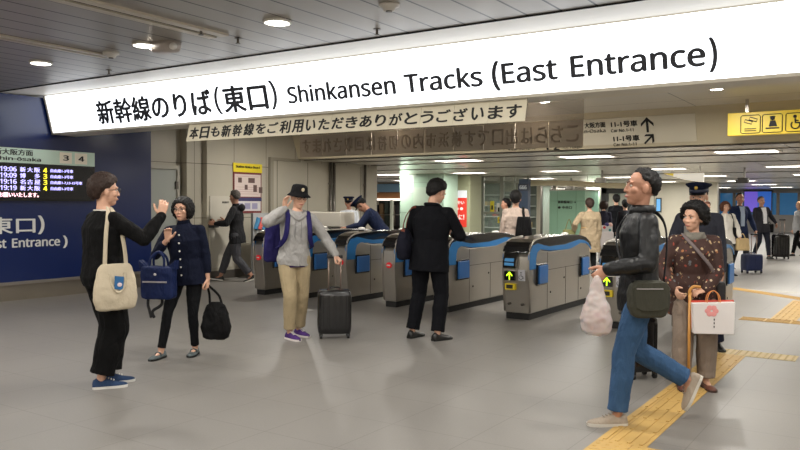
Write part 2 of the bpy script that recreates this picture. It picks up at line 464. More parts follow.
    if t.get('chest'): pr = [(z, a+(t['chest'] if z < .41 else 0), b+t['chest']*.8*(z < .45)) for z, a, b in pr]
    rr = [(T(0,0,z), rt*(a*w+(e if z < .41 else e*.6))*s, fw*(b+(e if z < .41 else e*.6))*s) for z, a, b in pr if z > -.04 or t['hem'] > -.12]
    rr = [(T(0,0,z), rt*(a+e)*s, fw*(b+e)*s) for z, a, b in base] + rr
    rr.append((T(0,-.008,t['neck']+.014), rt*(.07)*s, fw*(.066)*s))
    loft(bm, rr, 22)
    for k in (0,1):
        ar = t['armr']
        limb(bm, [T((-.05,.05)[k],-.005,.45), sh[k]], [.05*s, (.052+ar*.8)*s], nseg)
        limb(bm, [sh[k], sh[k]*.5+elb[k]*.5, elb[k]], [(.052+ar*.8)*s, (.052+ar)*s, (.046+ar)*s], nseg)
        end = elb[k] + (wr[k]-elb[k])*t['sl']
        if t['sl'] > .2: limb(bm, [elb[k], (elb[k]+end)*.5, end], [(.047+ar)*s, (.045+ar)*s, (t['cuffr']+ar*.4)*s], nseg)
    me = remeshed(bm, vox, 1, disp=t['disp']*s, dscale=.09*s)
    link(t['name'], me, root, t['m'] or cloth('cloth_grey', (120,120,120)))
    if t.get('collar'):
        bm = BM(); cm = t['collar']
        loftr = [(T(0,-.006,.5), rt*.078*s, fw*.07*s), (T(0,-.008,.535), rt*.066*s, fw*.064*s), (T(0,-.01,.55), rt*.062*s, fw*.06*s)]
        loft(bm, loftr, 18); obj('collar', bm, cm, root, smooth=True)
    p = dict(m=None, ease=.016, cuff=.055, knee=.064, hem=1.0, name='trousers'); p.update(pants or {})
    bm = BM(); e = p['ease']
    loft(bm, [(T(0,0,.12), rt*.132*w*s, fw*.102*s), (T(0,0,.04), rt*(.142*w+e)*s, fw*(.1+e)*s), (T(0,0,-.04), rt*(.152*w+e)*s, fw*(.11+e)*s), (T(0,0,-.11), rt*(.14*w+e)*s, fw*(.1+e)*s), (T(0,0,-.15), rt*.09*s, fw*.07*s)], 20)
    for k in (0,1):
        an = knees[k] + (ank[k]-knees[k])*(p['hem']*.98)
        limb(bm, [hips[k], hips[k]*.5+knees[k]*.5, knees[k]], [(.083+e)*s, (.074+e)*s, p['knee']*s+e*.6*s], nseg)
        d = (an-knees[k])
        # open ended cuff
        ax = d.normalized().orthogonal().normalized(); ay = d.normalized().cross(ax)
        k0 = knees[k]; rk = p['knee']*s+e*.6*s
        loft(bm, [(k0, ax*rk, ay*rk), (k0+d*.4-V((0,.006*s,0)), ax*(rk*.55+p['cuff']*s*.5), ay*(rk*.55+p['cuff']*s*.5)), (k0+d*.85, ax*p['cuff']*s*.98, ay*p['cuff']*s*.98), (an, ax*p['cuff']*s, ay*p['cuff']*s)], nseg)
    me = remeshed(bm, vox, 1, disp=.009*s, dscale=.08*s)
    link(p['name'], me, root, p['m'] or cloth('cloth_black', (22,22,24)))
    sd = dict(up=mat('leather_black', (18,17,17), rough=.35), sole=mat('rubber_black', (15,15,15), rough=.7)); sd.update(shoes or {})
    fs = []
    for k, f in enumerate((footL, footR)):
        o, ff = shoe_parts(root, ank[k], f[3], f[4], s, sd['up'], sd['sole'], low=sd.get('low', False), top=sd.get('top', .09)); fs.append((o, ff))
        if sd.get('laces'):
            bm = BM()
            for q in range(4): tube(bm, [ff(-.02,.035+.02*q,.088-.0085*q), ff(0,.04+.02*q,.0905-.0085*q), ff(.02,.035+.02*q,.088-.0085*q)], .0035*s, 6)
            obj('lace', bm, sd['laces'], o)
        if sd.get('strap'):
            bm = BM(); tube(bm, [ff(-.04,.055,.03), ff(-.03,.055,.06), ff(0,.055,.072), ff(.03,.055,.06), ff(.04,.055,.03)], .009*s, 8, flat=.5); obj('shoe_strap', bm, sd['strap'], o)
    if hat: hat(root, HP, Rh, hs)
    root['_'] = 0; del root['_']
    M = Matrix.Translation(V(loc)) @ Matrix.Rotation(rz, 4, 'Z')
    info = dict(root=root, M=M, rz=rz, T=T, s=s, wr=wr, elb=elb, sh=sh, HP=HP, Rh=Rh, knees=knees, ank=ank, P=P, rt=rt, fw=fw, up=up)
    return info

def hat_bucket(m):
    def f(root, HP, Rh, s):
        bm = BM(); R = [(.045,.118,.014),(.062,.117,.055),(.08,.112,.104),(.0,.0,.0)]
        def ring(z, rx, ry): return (HP(0,-.012,z), Rh@V((rx*s,0,0)), Rh@V((0,ry*s,0)))
        loft(bm, [ring(.012,.122,.142), ring(.02,.122,.142), ring(.045,.092,.112), ring(.06,.088,.108), ring(.11,.08,.1), ring(.13,.068,.086), ring(.14,.04,.05)], 28)
        obj('bucket_hat', bm, m, root, smooth=True)
        bm = BM(); ellip(bm, HP(0,.098,.09), (.018*s,.006*s,.02*s), Rh, 10, 6); obj('hat_badge', bm, mat('badge_cream', (205,190,160)), root, smooth=True)
    return f
def hat_cap(m, band, badge=True, drop=0):
    def f(root, HP, Rh, s):
        def ring(z, rx, ry, y=-.012, ty=0): return (HP(0,y,z), Rh@V((rx*s,0,0)), Rh@V((0,ry*s,ty*s)))
        bm = BM(); loft(bm, [ring(.05,.086,.106), ring(.09,.088,.11,ty=.01), ring(.105,.108,.128,ty=.02), ring(.118,.122,.14,ty=.025), ring(.13,.118,.135,ty=.025), ring(.138,.08,.1,ty=.02)], 28)
        c = obj('peaked_cap', bm, m, root, smooth=True)
        bm = BM(); loft(bm, [ring(.048,.0885,.1085), ring(.082,.0905,.1125)], 28); obj('cap_band', bm, band, c, smooth=True)
        bm = BM(); A = []
        for i in range(13):
            a = -1.1+2.2*i/12; A.append((sin(a), cos(a)))
        top = [bm.verts.new(HP(.085*x,-.012+.1*y,.054)) for x, y in A] ; out = [bm.verts.new(HP(.088*x,-.012+.155*y,.034)) for x, y in A]
        for i in range(12): bm.faces.new((top[i], top[i+1], out[i+1], out[i]))
        o = obj('cap_peak', bm, mat('patent_black', (12,12,14), rough=.15), c, smooth=True); md = o.modifiers.new('s','SOLIDIFY'); md.thickness = .004
        if badge: bm = BM(); ellip(bm, HP(0,.106,.1), (.017*s,.006*s,.02*s), Rh, 10, 6); obj('cap_badge', bm, mat('gold', (215,180,90), rough=.3, metal=.8), c, smooth=True)
    return f
# ------------------------------------------------------------------ setting
def nodes(name, rough=.5, metal=0, spec=.5):
    M = bpy.data.materials.new(name); M.use_nodes = True; nt = M.node_tree
    b = nt.nodes['Principled BSDF']; b.inputs['Roughness'].default_value = rough; b.inputs['Metallic'].default_value = metal
    b.inputs['Specular IOR Level'].default_value = spec
    return M, nt.nodes, nt.links, b
def mnode(N, L, op, a, b=None, c=None):
    n = N.new('ShaderNodeMath'); n.operation = op
    for i, x in enumerate((a, b, c)):
        if x is None: continue
        if isinstance(x, (int, float)): n.inputs[i].default_value = x
        else: L.new(x, n.inputs[i])
    return n.outputs[0]
def mixc(N, L, f, a, b):
    n = N.new('ShaderNodeMix'); n.data_type = 'RGBA'
    if isinstance(f, (int, float)): n.inputs[0].default_value = f
    else: L.new(f, n.inputs[0])
    for i, x in ((6, a), (7, b)):
        if isinstance(x, tuple): n.inputs[i].default_value = (*srgb(x), 1)
        else: L.new(x, n.inputs[i])
    return n.outputs[2]
def groove(N, L, coord, period, offset, width):
    a = mnode(N, L, 'SUBTRACT', coord, offset); a = mnode(N, L, 'DIVIDE', a, period)
    f = mnode(N, L, 'FRACT', a); g = mnode(N, L, 'SUBTRACT', f, .5); g = mnode(N, L, 'ABSOLUTE', g)
    return mnode(N, L, 'GREATER_THAN', g, .5-width/period/2)
def panel_mat(name, col, line, px=None, ox=0, py=None, oy=0, w=.012, ww=None, rough=.4, metal=0, var=.05, vs=3, axes=('X','Y'), speck=0, spec=.5):
    M, N, L, b = nodes(name, rough, metal, spec)
    tc = N.new('ShaderNodeTexCoord'); sp = N.new('ShaderNodeSeparateXYZ'); L.new(tc.outputs['Object'], sp.inputs[0])
    n = N.new('ShaderNodeTexNoise'); n.inputs['Scale'].default_value = vs; n.inputs['Detail'].default_value = 6; L.new(tc.outputs['Object'], n.inputs['Vector'])
    dark = tuple(c*(1-var*2.2) for c in col); base = mixc(N, L, n.outputs['Fac'], dark, col)
    if speck:
        n2 = N.new('ShaderNodeTexNoise'); n2.inputs['Scale'].default_value = 90; n2.inputs['Detail'].default_value = 3; L.new(tc.outputs['Object'], n2.inputs['Vector'])
        s2 = mnode(N, L, 'MULTIPLY', n2.outputs['Fac'], speck); base = mixc(N, L, s2, base, tuple(c*.55 for c in col))
    g = None
    for ax, p, o, wd in ((axes[0], px, ox, w), (axes[1], py, oy, ww or w)):
        if p:
            q = groove(N, L, sp.outputs[ax], p, o, wd); g = q if g is None else mnode(N, L, 'MAXIMUM', g, q)
    if g is not None: base = mixc(N, L, g, base, line)
    L.new(base, b.inputs['Base Color'])
    r = mnode(N, L, 'MULTIPLY_ADD', n.outputs['Fac'], .06, rough-.03); L.new(r, b.inputs['Roughness'])
    return M
FLOOR = panel_mat('floor_terrazzo', (134,130,125), (98,94,90), .58, -1.08, .6, 2.96, w=.006, rough=.42, var=.07, vs=1.3, speck=.35)
CEIL = panel_mat('ceiling_planks', (172,166,158), (30,28,26), .30, -3.0, None, 0, w=.022, rough=.38, metal=.25, var=.05)
CEIL2 = panel_mat('ceiling_panels', (212,206,194), (80,76,70), 1.85, -4.6, 1.2, 8.0, w=.014, rough=.3, var=.02, vs=1)
CEIL3 = panel_mat('low_ceiling_gloss', (230,224,210), (70,66,60), .6, -4.6, 1.2, 13.2, w=.014, rough=.22, metal=.0, var=.03, vs=1)
WALL = panel_mat('wall_panel_beige', (178,172,156), (96,92,84), .9, 8.9, 1.03, .15, w=.012, rough=.4, var=.03, axes=('Y','Z'))
WPL = mat('panel_white_warm', (222,216,204), rough=.45)
STEEL = mat('stainless_steel', (172,166,158), rough=.33, metal=.9, var=.08, vscale=4)
STEELD = mat('steel_dark', (105,100,94), rough=.4, metal=.7, var=.1)
BEIGE = mat('fascia_beige', (190,180,154), rough=.5, var=.03)
DARK = mat('gap_dark', (26,24,23), rough=.8)
CHAR = mat('lettering_charcoal', (44,46,54), rough=.6)
INK = mat('ink_black', (14,14,16), rough=.6)
XL, XR, YB, YF = -11.05, 5.0, -4.0, 49.0
YS = 6.83                                   # sign lower edge

struct('floor', box(BM(), -34, XR, YB, YF, -.12, 0), FLOOR)
struct('ceiling', box(BM(), XL-.3, XR, YB, 6.0, 3.06, 3.3), CEIL)
# pale return strip between the planks and the sign
bm = BM(); prism(bm, [(6.0,3.055),(6.69,3.085),(6.69,3.2),(6.0,3.2)], 'x', XL-.3, XR)
struct('trim_1', bm, WPL)
struct('trim_2', box(BM(), XL-.3, XR, 5.985, 6.0, 3.048, 3.07), DARK)
struct('ceiling', box(BM(), XL-.3, XR, 7.25, 12.45, 3.0, 3.3), CEIL2)
struct('ceiling', box(BM(), -34, XR, 12.62, YF, 2.42, 3.3), CEIL3)
bm = BM(); prism(bm, [(12.6,2.42),(12.75,2.42),(12.6,3.1),(12.33,3.1)], 'x', XL, XR)
struct('trim_3', bm, BEIGE)
for i, y in enumerate((12.78, 13.85, 15.3, 17.75, 23.3, 28.5, 34, 40)):
    struct('trim_%d' % (4+i), box(BM(), -30 if y > 16 else XL, XR, y, y+.05, 2.405, 2.42), STEELD)
# left wall
BLUE = mat('wall_blue_enamel', (6,30,84), rough=.28, var=.04, coat=.3)
struct('wall_left', box(BM(), XL-.3, XL, YB, 8.7, 0, 3.06), WPL)
bw = BM(); box(bw, XL, XL+.05, YB, 8.68, .28, 3.05)
BW = struct('wall_blue_panel', bw, BLUE); BW.name = 'wall_left_panel'
struct('trim_20', box(BM(), XL, XL+.075, YB, 8.7, .235, .28), STEEL)
struct('baseboard_left', box(BM(), XL, XL+.03, YB, 8.7, 0, .235), mat('baseboard_steel', (150,142,130), rough=.3, metal=.8, var=.15, vscale=2))
struct('wall_left', box(BM(), XL-.6, XL-.3, 8.7, 9.62, 0, 3.06), WALL)      # recess with the door
struct('wall_left', box(BM(), XL-.6, XL-.12, 9.62, 10.0, 0, 3.06), WALL)
struct('wall_left', box(BM(), XL-.6, XL, 10.0, 15.5, 0, 3.06), WALL)
struct('baseboard_left', box(BM(), XL, XL+.02, 10.0, 15.5, 0, .16), STEELD)
struct('baseboard_left', box(BM(), XL-.3, XL-.28, 8.7, 9.62, 0, .16), STEELD)
d = struct('door_1', box(BM(), XL-.32, XL-.27, 8.72, 9.5, 0.02, 2.08), mat('door_grey_green', (160,164,158), rough=.5, var=.02))
struct('door_frame', box(box(BM(), XL-.3, XL-.24, 9.5, 9.57, 0, 2.15), XL-.3, XL-.24, 8.7, 9.5, 2.08, 2.15), mat('door_frame_beige', (172,168,156), rough=.4), d)
for z in (.4, 1.72): obj('hinge', box(BM(), XL-.27, XL-.235, 9.47, 9.52, z, z+.14), STEELD, d)
# cabinet hatch and recessed shutter panels of the left wall
HATCH = mat('hatch_cream', (184,179,166), rough=.45)
c = struct('door_2', box(BM(), XL-.01, XL+.02, 10.06, 10.62, .22, 1.6), HATCH)
bm = BM(); box(bm, XL+.02, XL+.03, 10.57, 10.59, .9, 1.0); obj('door_handle', bm, STEELD, c)
write('駅務機器室', c, mat('print_grey',(90,86,80)), (XL+.022, 10.36, 1.46), (0,1,0), (0,0,1), .18, .04)
SHUT = panel_mat('shutter_panels', (172,166,150), (84,80,72), .98, 11.9, None, 0, w=.02, rough=.4, var=.02, axes=('Y','Z'))
struct('wall_shutter', box(BM(), XL-.02, XL+.03, 11.75, 15.48, .0, 2.36), SHUT).name = 'wall_left_shutter'
struct('trim_21', box(box(BM(), XL-.02, XL+.07, 11.66, 11.75, 0, 2.42), XL-.02, XL+.07, 11.75, 12.6, 2.36, 2.42), mat('frame_taupe', (140,134,120), rough=.4))
for y in (13.62, 14.95):
    p = thing('wall_pipe', ('pair of steel conduits running down the panelled wall behind the bucket-hat man' if y < 14 else 'steel conduit on the panelled wall nearest the opening to the shops'), 'pipe', (XL+.08, y, 0))
    for dy in ((0, .12) if y < 14 else (0,)):
        obj('pipe', cyl(BM(), (0,dy,0), (0,dy,2.41), .03), STEELD, p, smooth=True)
    for z in (.5, 1.9): obj('bracket', box(BM(), -.06, .0, -.03, .15 if y < 14 else .03, z, z+.04), STEEL, p)
struct('wall_left', box(BM(), XL-.6, XL, 15.5, 15.56, 0, 2.42), WALL)
struct('wall_right', box(BM(), XR, XR+.2, YB, YF, 0, 3.3), WPL)
struct('wall_back', box(BM(), XL-.3, XR, YB-.2, YB, 0, 3.3), WPL)
struct('wall_far_left', box(BM(), -34.2, -34, 15.5, YF, 0, 2.42), WPL).name = 'wall_left_far'
struct('wall_left', box(BM(), -34, XL-.6, 15.5, 15.7, 0, 2.42), WPL)

# ---- smoke shutter rails in the plank ceiling
for lab, x, w_, y1 in (('long beige shutter rail in the plank ceiling above the blue wall', -7.3, .09, 5.2), ('broad beige shutter rail in the plank ceiling, nearest the camera', -5.5, .13, 5.15)):
    t = thing('shutter_rail', lab, 'ceiling rail', (x, (YB+y1)/2, 3.06))
    L_ = (y1-YB)/2-.02
    obj('rail', box(box(BM(), -w_, -w_*.25, -L_, L_, -.02, 0), w_*.25, w_, -L_, L_, -.02, 0), mat('rail_beige', (196,186,168), rough=.4), t)
    obj('slot', box(BM(), -w_*.25, w_*.25, -L_, L_, -.006, 0), DARK, t)

# ---- downlights
LAMP = mat('lamp_white', (255,252,244), emit=14)
def downlight(x, y, z, lab, power=34, r=.1, grp=None):
    t = thing('downlight', lab, 'ceiling light', (x, y, z), 0, grp)
    bm = BM(); tube(bm, [(cos(a)*(r+.012), sin(a)*(r+.012), -.008) for a in [2*pi*i/28 for i in range(28)]], .016, 8, closed=True)
    obj('trim_ring', bm, mat('ring_white', (225,220,212), rough=.4), t, smooth=True)
    obj('diffuser', cyl(BM(), (0,0,-.012), (0,0,-.003), r, n=28), LAMP, t)
    ld = bpy.data.lights.new('downlight_lamp', 'AREA'); ld.shape = 'DISK'; ld.size = r*2; ld.energy = power; ld.color = (1, .955, .88)
    lo = bpy.data.objects.new('downlight_lamp', ld); COL.objects.link(lo); lo.location = (0, 0, -.018); lo.parent = t
for x, lab in ((-8.26, 'round downlight in the plank ceiling farthest left, above the blue wall'), (-6.43, 'round downlight in the plank ceiling beside the boxy camera'), (-4.63, 'round downlight in the plank ceiling above the Japanese sign lettering')):
    downlight(x, 5.0, 3.06, lab)
for x in (-2.8, -.9, 1.0, 3.0): downlight(x, 5.0, 3.06, 'round downlight in the plank ceiling overhead out of view', grp='downlights out of view')
for y in (2.4, -.2, -2.8):
    for x in (-9.6, -7.0, -4.4, -1.8, .8, 3.4): downlight(x, y, 3.06, 'round downlight in the plank ceiling overhead out of view', power=36, grp='downlights out of view')
p = PY(636, 100, 10.6)
for x in (-9.3, -6.9, -4.5, -2.1, .3, 2.7): downlight(x, 10.6, 3.0, 'small round downlight above the gates behind the big sign', power=60, r=.07, grp='downlights above the gates')
# ---- detectors, sprinklers
t = thing('ceiling_camera', 'grey boxy camera housing hanging from the plank ceiling beside a downlight', 'camera', G(165,43,3.06))
bm = BM(); loft(bm, [((0,0,0), (.17,0,0), (0,.11,0)), ((0,0,-.05), (.17,0,0), (0,.11,0)), ((.01,0,-.09), (.14,0,0), (0,.09,0))], 24, .6); obj('housing', bm, mat('camera_grey', (178,168,160), rough=.5), t, smooth=True)
obj('lens', cyl(BM(), (.13,-.03,-.05), (.19,-.05,-.06), .035), mat('lens_pale', (225,220,214), rough=.2), t, smooth=True)
for uv, lab in (((111,52.5), 'round white smoke detector at the end of the beige ceiling rail'), ((389,4), 'round white smoke detector in the plank ceiling at the top edge')):
    t = thing('smoke_detector', lab, 'smoke detector', G(*uv, 3.06))
    bm = BM(); loft(bm, [((0,0,0),(.085,0,0),(0,.085,0)), ((0,0,-.02),(.085,0,0),(0,.085,0)), ((0,0,-.03),(.055,0,0),(0,.055,0)), ((0,0,-.055),(.045,0,0),(0,.045,0))], 24)
    obj('detector_base', bm, mat('detector_white', (205,200,192), rough=.5), t, smooth=True)
    obj('sensor', cyl(BM(), (0,0,-.055), (0,0,-.066), .025), STEELD, t)
for uv, lab in (((109,70), 'small sprinkler head in the plank ceiling nearest the blue wall'), ((238,38), 'small sprinkler head in the plank ceiling left of the round downlight'), ((377,29), 'small sprinkler head in the plank ceiling near the smoke detector'), ((201,29), 'small sprinkler head beside the end of the broad ceiling rail')):
    t = thing('ceiling_sprinkler', lab, 'sprinkler', G(*uv, 3.06))
    obj('rosette', cyl(BM(), (0,0,-.006), (0,0,0), .035), STEELD, t)
    obj('sprinkler_head', cyl(cyl(BM(), (0,0,-.05), (0,0,-.006), .012), (0,0,-.056), (0,0,-.05), .024), STEELD, t)

# ------------------------------------------------------------------ illuminated sign
SX0, SX1 = -10.97, 4.9
t = thing('illuminated_sign', 'huge white backlit sign spanning the hall reading Shinkansen Tracks (East Entrance)', 'sign', ((SX0+SX1)/2, YS, 2.5))
ox, oy, oz = (SX0+SX1)/2, YS, 2.5
tl = V((0, 6.69-YS, .585)); eup = tl.normalized(); SH = tl.length
SIGNM = mat('sign_face_white', (244,249,255), rough=.3, emit=2.3)
bm = BM(); h = (SX1-SX0)/2
prism(bm, [(.0,.0),(-.14,.585),(-.11,.60),(.06,.60),(.40,.06),(.40,0)], 'x', -h, h)
obj('sign_box', bm, mat('sign_box_white', (214,206,188), rough=.4), t)
en = V((0, -eup.z, eup.y))
FO = en*.006
# segmented luminous panels
xs = [SX0, ]
for u, v in ((304, 80), (498, 68), (774, 38)):
    # intersect with the tilted face
    d = ray(u, v); n_ = en; o_ = V((0, YS, 2.5)); k = (o_-CAMP).dot(n_)/d.dot(n_); xs.append((CAMP+d*k).x)
xs = [SX0, xs[1]-(xs[2]-xs[1]), xs[1], xs[2]] + [xs[2]+(xs[2]-xs[1])*k for k in (1,2)] 
xs = sorted(x for x in xs if x < 4.8) + [SX1]
for i in range(len(xs)-1):
    a, b_ = xs[i]-ox+.004+(.03 if i == 0 else 0), xs[i+1]-ox-.004
    pts = [V((a,0,0))+eup*.028+FO, V((b_,0,0))+eup*.028+FO, V((b_,0,0))+eup*(SH-.012)+FO, V((a,0,0))+eup*(SH-.012)+FO]
    bm = BM(); A = [bm.verts.new(p) for p in pts]; B = [bm.verts.new(p-FO*1.5) for p in pts]
    bm.faces.new(A); bm.faces.new(B[::-1])
    for k in range(4): bm.faces.new((A[k], B[k], B[(k+1)%4], A[(k+1)%4]))
    obj('light_panel', bm, SIGNM, t)
bm = BM(); fr = mat('frame_ivory', (206,200,186), rough=.4)
def facequad(bm, x0, x1, y0, y1, th):
    pts = [V((x0,0,0))+eup*y0, V((x1,0,0))+eup*y0, V((x1,0,0))+eup*y1, V((x0,0,0))+eup*y1]
    A = [bm.verts.new(p+en*th) for p in pts]; B = [bm.verts.new(p-en*.01) for p in pts]
    bm.faces.new(A); bm.faces.new(B[::-1])
    for k in range(4): bm.faces.new((A[k], B[k], B[(k+1)%4], A[(k+1)%4]))
facequad(bm, -h, h, 0, .028, .02); facequad(bm, -h, -h+.035, 0, SH, .02)
obj('sign_frame', bm, fr, t)
def face_uv(u, v):
    d = ray(u, v); o_ = V((0, YS, 2.5)); k = (o_-CAMP).dot(en)/d.dot(en); p = CAMP+d*k-V((ox,oy,oz)); return p.x, p.dot(eup)
def sign_text(s, uL, uR, bot, top, vmid, bold, z=.008):
    xl = face_uv(uL, vmid)[0]; xr = face_uv(uR, vmid)[0]
    write(s, t, CHAR, V((xl,0,0))+eup*bot+en*z, (1,0,0), eup, xr-xl, top-bot, bold=bold)
# ---- lettering of the big sign
B_, T_ = .147, .342
sign_text('新幹線のりば', 96.5, 213, .088, .436, 108, .02)
sign_text('(', 215, 221.5, .09, .44, 100, .0, )
sign_text('東口', 223, 268, .095, .432, 97, .02)
sign_text(')', 270, 277, .09, .44, 94, .0)
for s, a, b_, vt in (('Shinkansen', 287, 396, 88), ('Tracks', 403.5, 482.5, 74)):
    sign_text(s, a, b_, B_-.004, T_+.008, vt, .014)
sign_text('(', 492, 500, .085, .375, 73, .012)
sign_text('East', 501.5, 557.5, B_-.004, T_+.002, 68, .014)
sign_text('Entrance', 570.5, 706, B_-.004, T_+.002, 62, .014)
sign_text(')', 709, 717.5, .085, .375, 53, .012)

# ---- front strip hanging under the sign
PAPER = mat('strip_cream', (216,208,186), rough=.6)
def strip_pts(uL, uR, Y):
    return PY(uL, 130, Y).x, PY(uR, 110, Y).x
xa, xb = PY(186,131,6.80).x, PY(525,110,6.80).x
msg = '本日も新幹線をご利用いただきありがとうございます'
t2 = thing('hanging_message_strip', 'long cream strip of black Japanese lettering hung under the big white sign', 'sign', ((xa+xb)/2, 6.86, 2.494))
ox2, oy2, oz2 = (xa+xb)/2, 6.86, 2.5
ed = V((0, -.055, -.225)); dn = ed.normalized(); eu2 = -dn; L2 = ed.length
n2 = V((0, dn.z, -dn.y)); n2 = n2 if n2.y < 0 else -n2
n_pan = 12; wpan = (xb-xa)/n_pan
for i in range(n_pan):
    a = xa-ox2+i*wpan+.002; b_ = a+wpan-.004
    bm = BM(); top = V((0,0,0)); pts = [V((a,0,0))+ed, V((b_,0,0))+ed, V((b_,0,0)), V((a,0,0))]
    A = [bm.verts.new(p+n2*.004) for p in pts]; Bq = [bm.verts.new(p-n2*.004) for p in pts]
    bm.faces.new(A); bm.faces.new(Bq[::-1])
    for k in range(4): bm.faces.new((A[k], Bq[k], Bq[(k+1)%4], A[(k+1)%4]))
    obj('panel', bm, PAPER, t2)
cwid = (xb-xa-.06)/24
small = set('もをごいただきありがとうざます')
for i, ch in enumerate(msg):
    x = xa-ox2+.03+i*cwid; kk = .82
    hh = .158 if ch not in small else .135
    if ch in 'いり': kk = .72
    write(ch, t2, INK, V((x+cwid*(1-kk)/2,0,0))+ed+eu2*(.028+(.158-hh)*.5)+n2*.006, (1,0,0), eu2, cwid*kk, hh, name='character', bold=.014)

# ---- rear strip: smoked panels over the gates, its writing faces the far side
YR = 10.3
xa, xb = PY(300,158,YR).x, PY(583.5,147,YR).x
SMOKE, N, L, b = nodes('smoked_panel', .25); b.inputs['Base Color'].default_value = (*srgb((170,160,150)),1); b.inputs['Alpha'].default_value = .3
SMOKE2, N, L, b = nodes('smoked_strip', .5); b.inputs['Base Color'].default_value = (*srgb((190,178,162)),1); b.inputs['Alpha'].default_value = .75
FAINT = mat('ghost_lettering', (150,136,122), rough=.7)
t3 = thing('hanging_strip', 'grey smoked strip above the gates whose Japanese lettering reads backwards', 'sign', ((xa+xb)/2, YR, 2.3))
hx = (xb-xa)/2
obj('upper_panel', box(BM(), -hx, hx, -.004, .004, .36, .69), SMOKE, t3)
np_ = 10; wp = 2*hx/np_
for i in range(np_): obj('strip_panel', box(BM(), -hx+i*wp+.004, -hx+(i+1)*wp-.004, -.006, .006, -.02, .355), SMOKE2, t3)
msg2 = 'こちらは出口です横浜市内の切符は回収されます'[:22]
cw2 = (2*hx-.08)/len(msg2)
for i, ch in enumerate(msg2):
    x = hx-.04-(i+1)*cw2
    write(ch, t3, FAINT, V((x+cw2*.1, -.012, .05)), (1,0,0), (0,0,1), cw2*.78, .235, name='character', mirror=True, bold=.01)

# ---- wording on the beige fascia
FD = V((0, -.27, .68)).normalized()
def fas(u, v):
    d = ray(u, v); o_ = V((0, 12.6, 2.42)); n_ = V((0, -FD.z, FD.y)); k = (o_-CAMP).dot(n_)/d.dot(n_); return CAMP+d*k
pa, pb, pc = fas(460, 155.5), fas(697, 141), fas(697, 113)
fn = V((0,-FD.z,FD.y))
bx, by, bz = pb.x, pb.y, pb.z
t4 = thing('direction_sign', 'pale direction sign set flush on the beige fascia with car numbers and arrows', 'sign', ((pa.x+pb.x)/2, 12.6, 2.42))
base4 = V(t4.location)
def on4(u, v, off=.0): return fas(u, v)-base4+fn*off
bm = BM(); hgt = (V((0,pc.y,pc.z))-V((0,pb.y,pb.z))).length; b0 = (V((0,pb.y,pb.z))-V((0,12.6,2.42))).length
pts = [V((pa.x-base4.x,0,0))+FD*b0, V((pb.x-base4.x,0,0))+FD*b0, V((pb.x-base4.x,0,0))+FD*(b0+hgt), V((pa.x-base4.x,0,0))+FD*(b0+hgt)]
A = [bm.verts.new(p+fn*.012) for p in pts]; Bq = [bm.verts.new(p-fn*.004) for p in pts]
bm.faces.new(A); bm.faces.new(Bq[::-1])
for k in range(4): bm.faces.new((A[k], Bq[k], Bq[(k+1)%4], A[(k+1)%4]))
obj('sign_plate', bm, mat('plate_pale', (204,198,180), rough=.4), t4)
def ftext(s, uL, uR, vT, vB, mt=INK, bold=.015, mirror=False):
    um = (uL+uR)/2; a = on4(uL, vB, .018); b1 = on4(uR, vB, .018); c1 = on4(um, vT); d1 = on4(um, vB)
    p0 = on4(um, vB, .018); p0.x = a.x
    write(s, t4, mt, p0, (1,0,0), FD, b1.x-a.x, (c1-d1).length, bold=bold)
ftext('11-1号車', 611.5, 638, 120.5, 126.5); ftext('Car No.1-11', 611.5, 634, 128.5, 131.5, bold=0)
ftext('11-1号車', 614, 640, 135, 141); ftext('Car No.1-11', 614, 637, 142.5, 145.5, bold=0)
ftext('大阪方面', 585, 606, 122, 127.5); ftext('Shin-Osaka', 577, 606, 129, 132.5, bold=0)
ftext('Car No.12-16', 512, 536, 146.5, 149.5, bold=0); ftext('1', 545, 549, 143, 149.5); ftext('2', 554, 560, 143, 149.5); ftext('for Tokyo', 563, 582, 145.5, 148.5, bold=0)
def arrow(parent, c, ex, ey, size, ang, mt, th=.008, off=None, name='arrow'):
    ex, ey = V(ex), V(ey); ez = ex.cross(ey); ca, sa = cos(ang), sin(ang)
    def q(x, y): return V(c)+ex*((x*ca-y*sa)*size)+ey*((x*sa+y*ca)*size)
    bm = BM()
    for poly in ([(-.07,-.5),(.07,-.5),(.07,.45),(-.07,.45)], [(0,.5),(-.4,.1),(-.4,-.1),(0,.3),(.4,-.1),(.4,.1)]):
        A = [bm.verts.new(q(*p)) for p in poly]; Bz = [bm.verts.new(q(*p)+ez*th) for p in poly]
        bm.faces.new(A[::-1]); bm.faces.new(Bz)
        for k in range(len(A)): bm.faces.new((A[k], A[(k+1)%len(A)], Bz[(k+1)%len(A)], Bz[k]))
    return obj(name, bm, mt, parent)
arrow(t4, on4(647.5,124.5,.016), (1,0,0), FD, .25, 0, INK)
arrow(t4, on4(649.5,138.5,.016), (1,0,0), FD, .22, -pi/4, INK)
arrow(t4, on4(506,146,.016), (1,0,0), FD, .2, pi/4, INK)

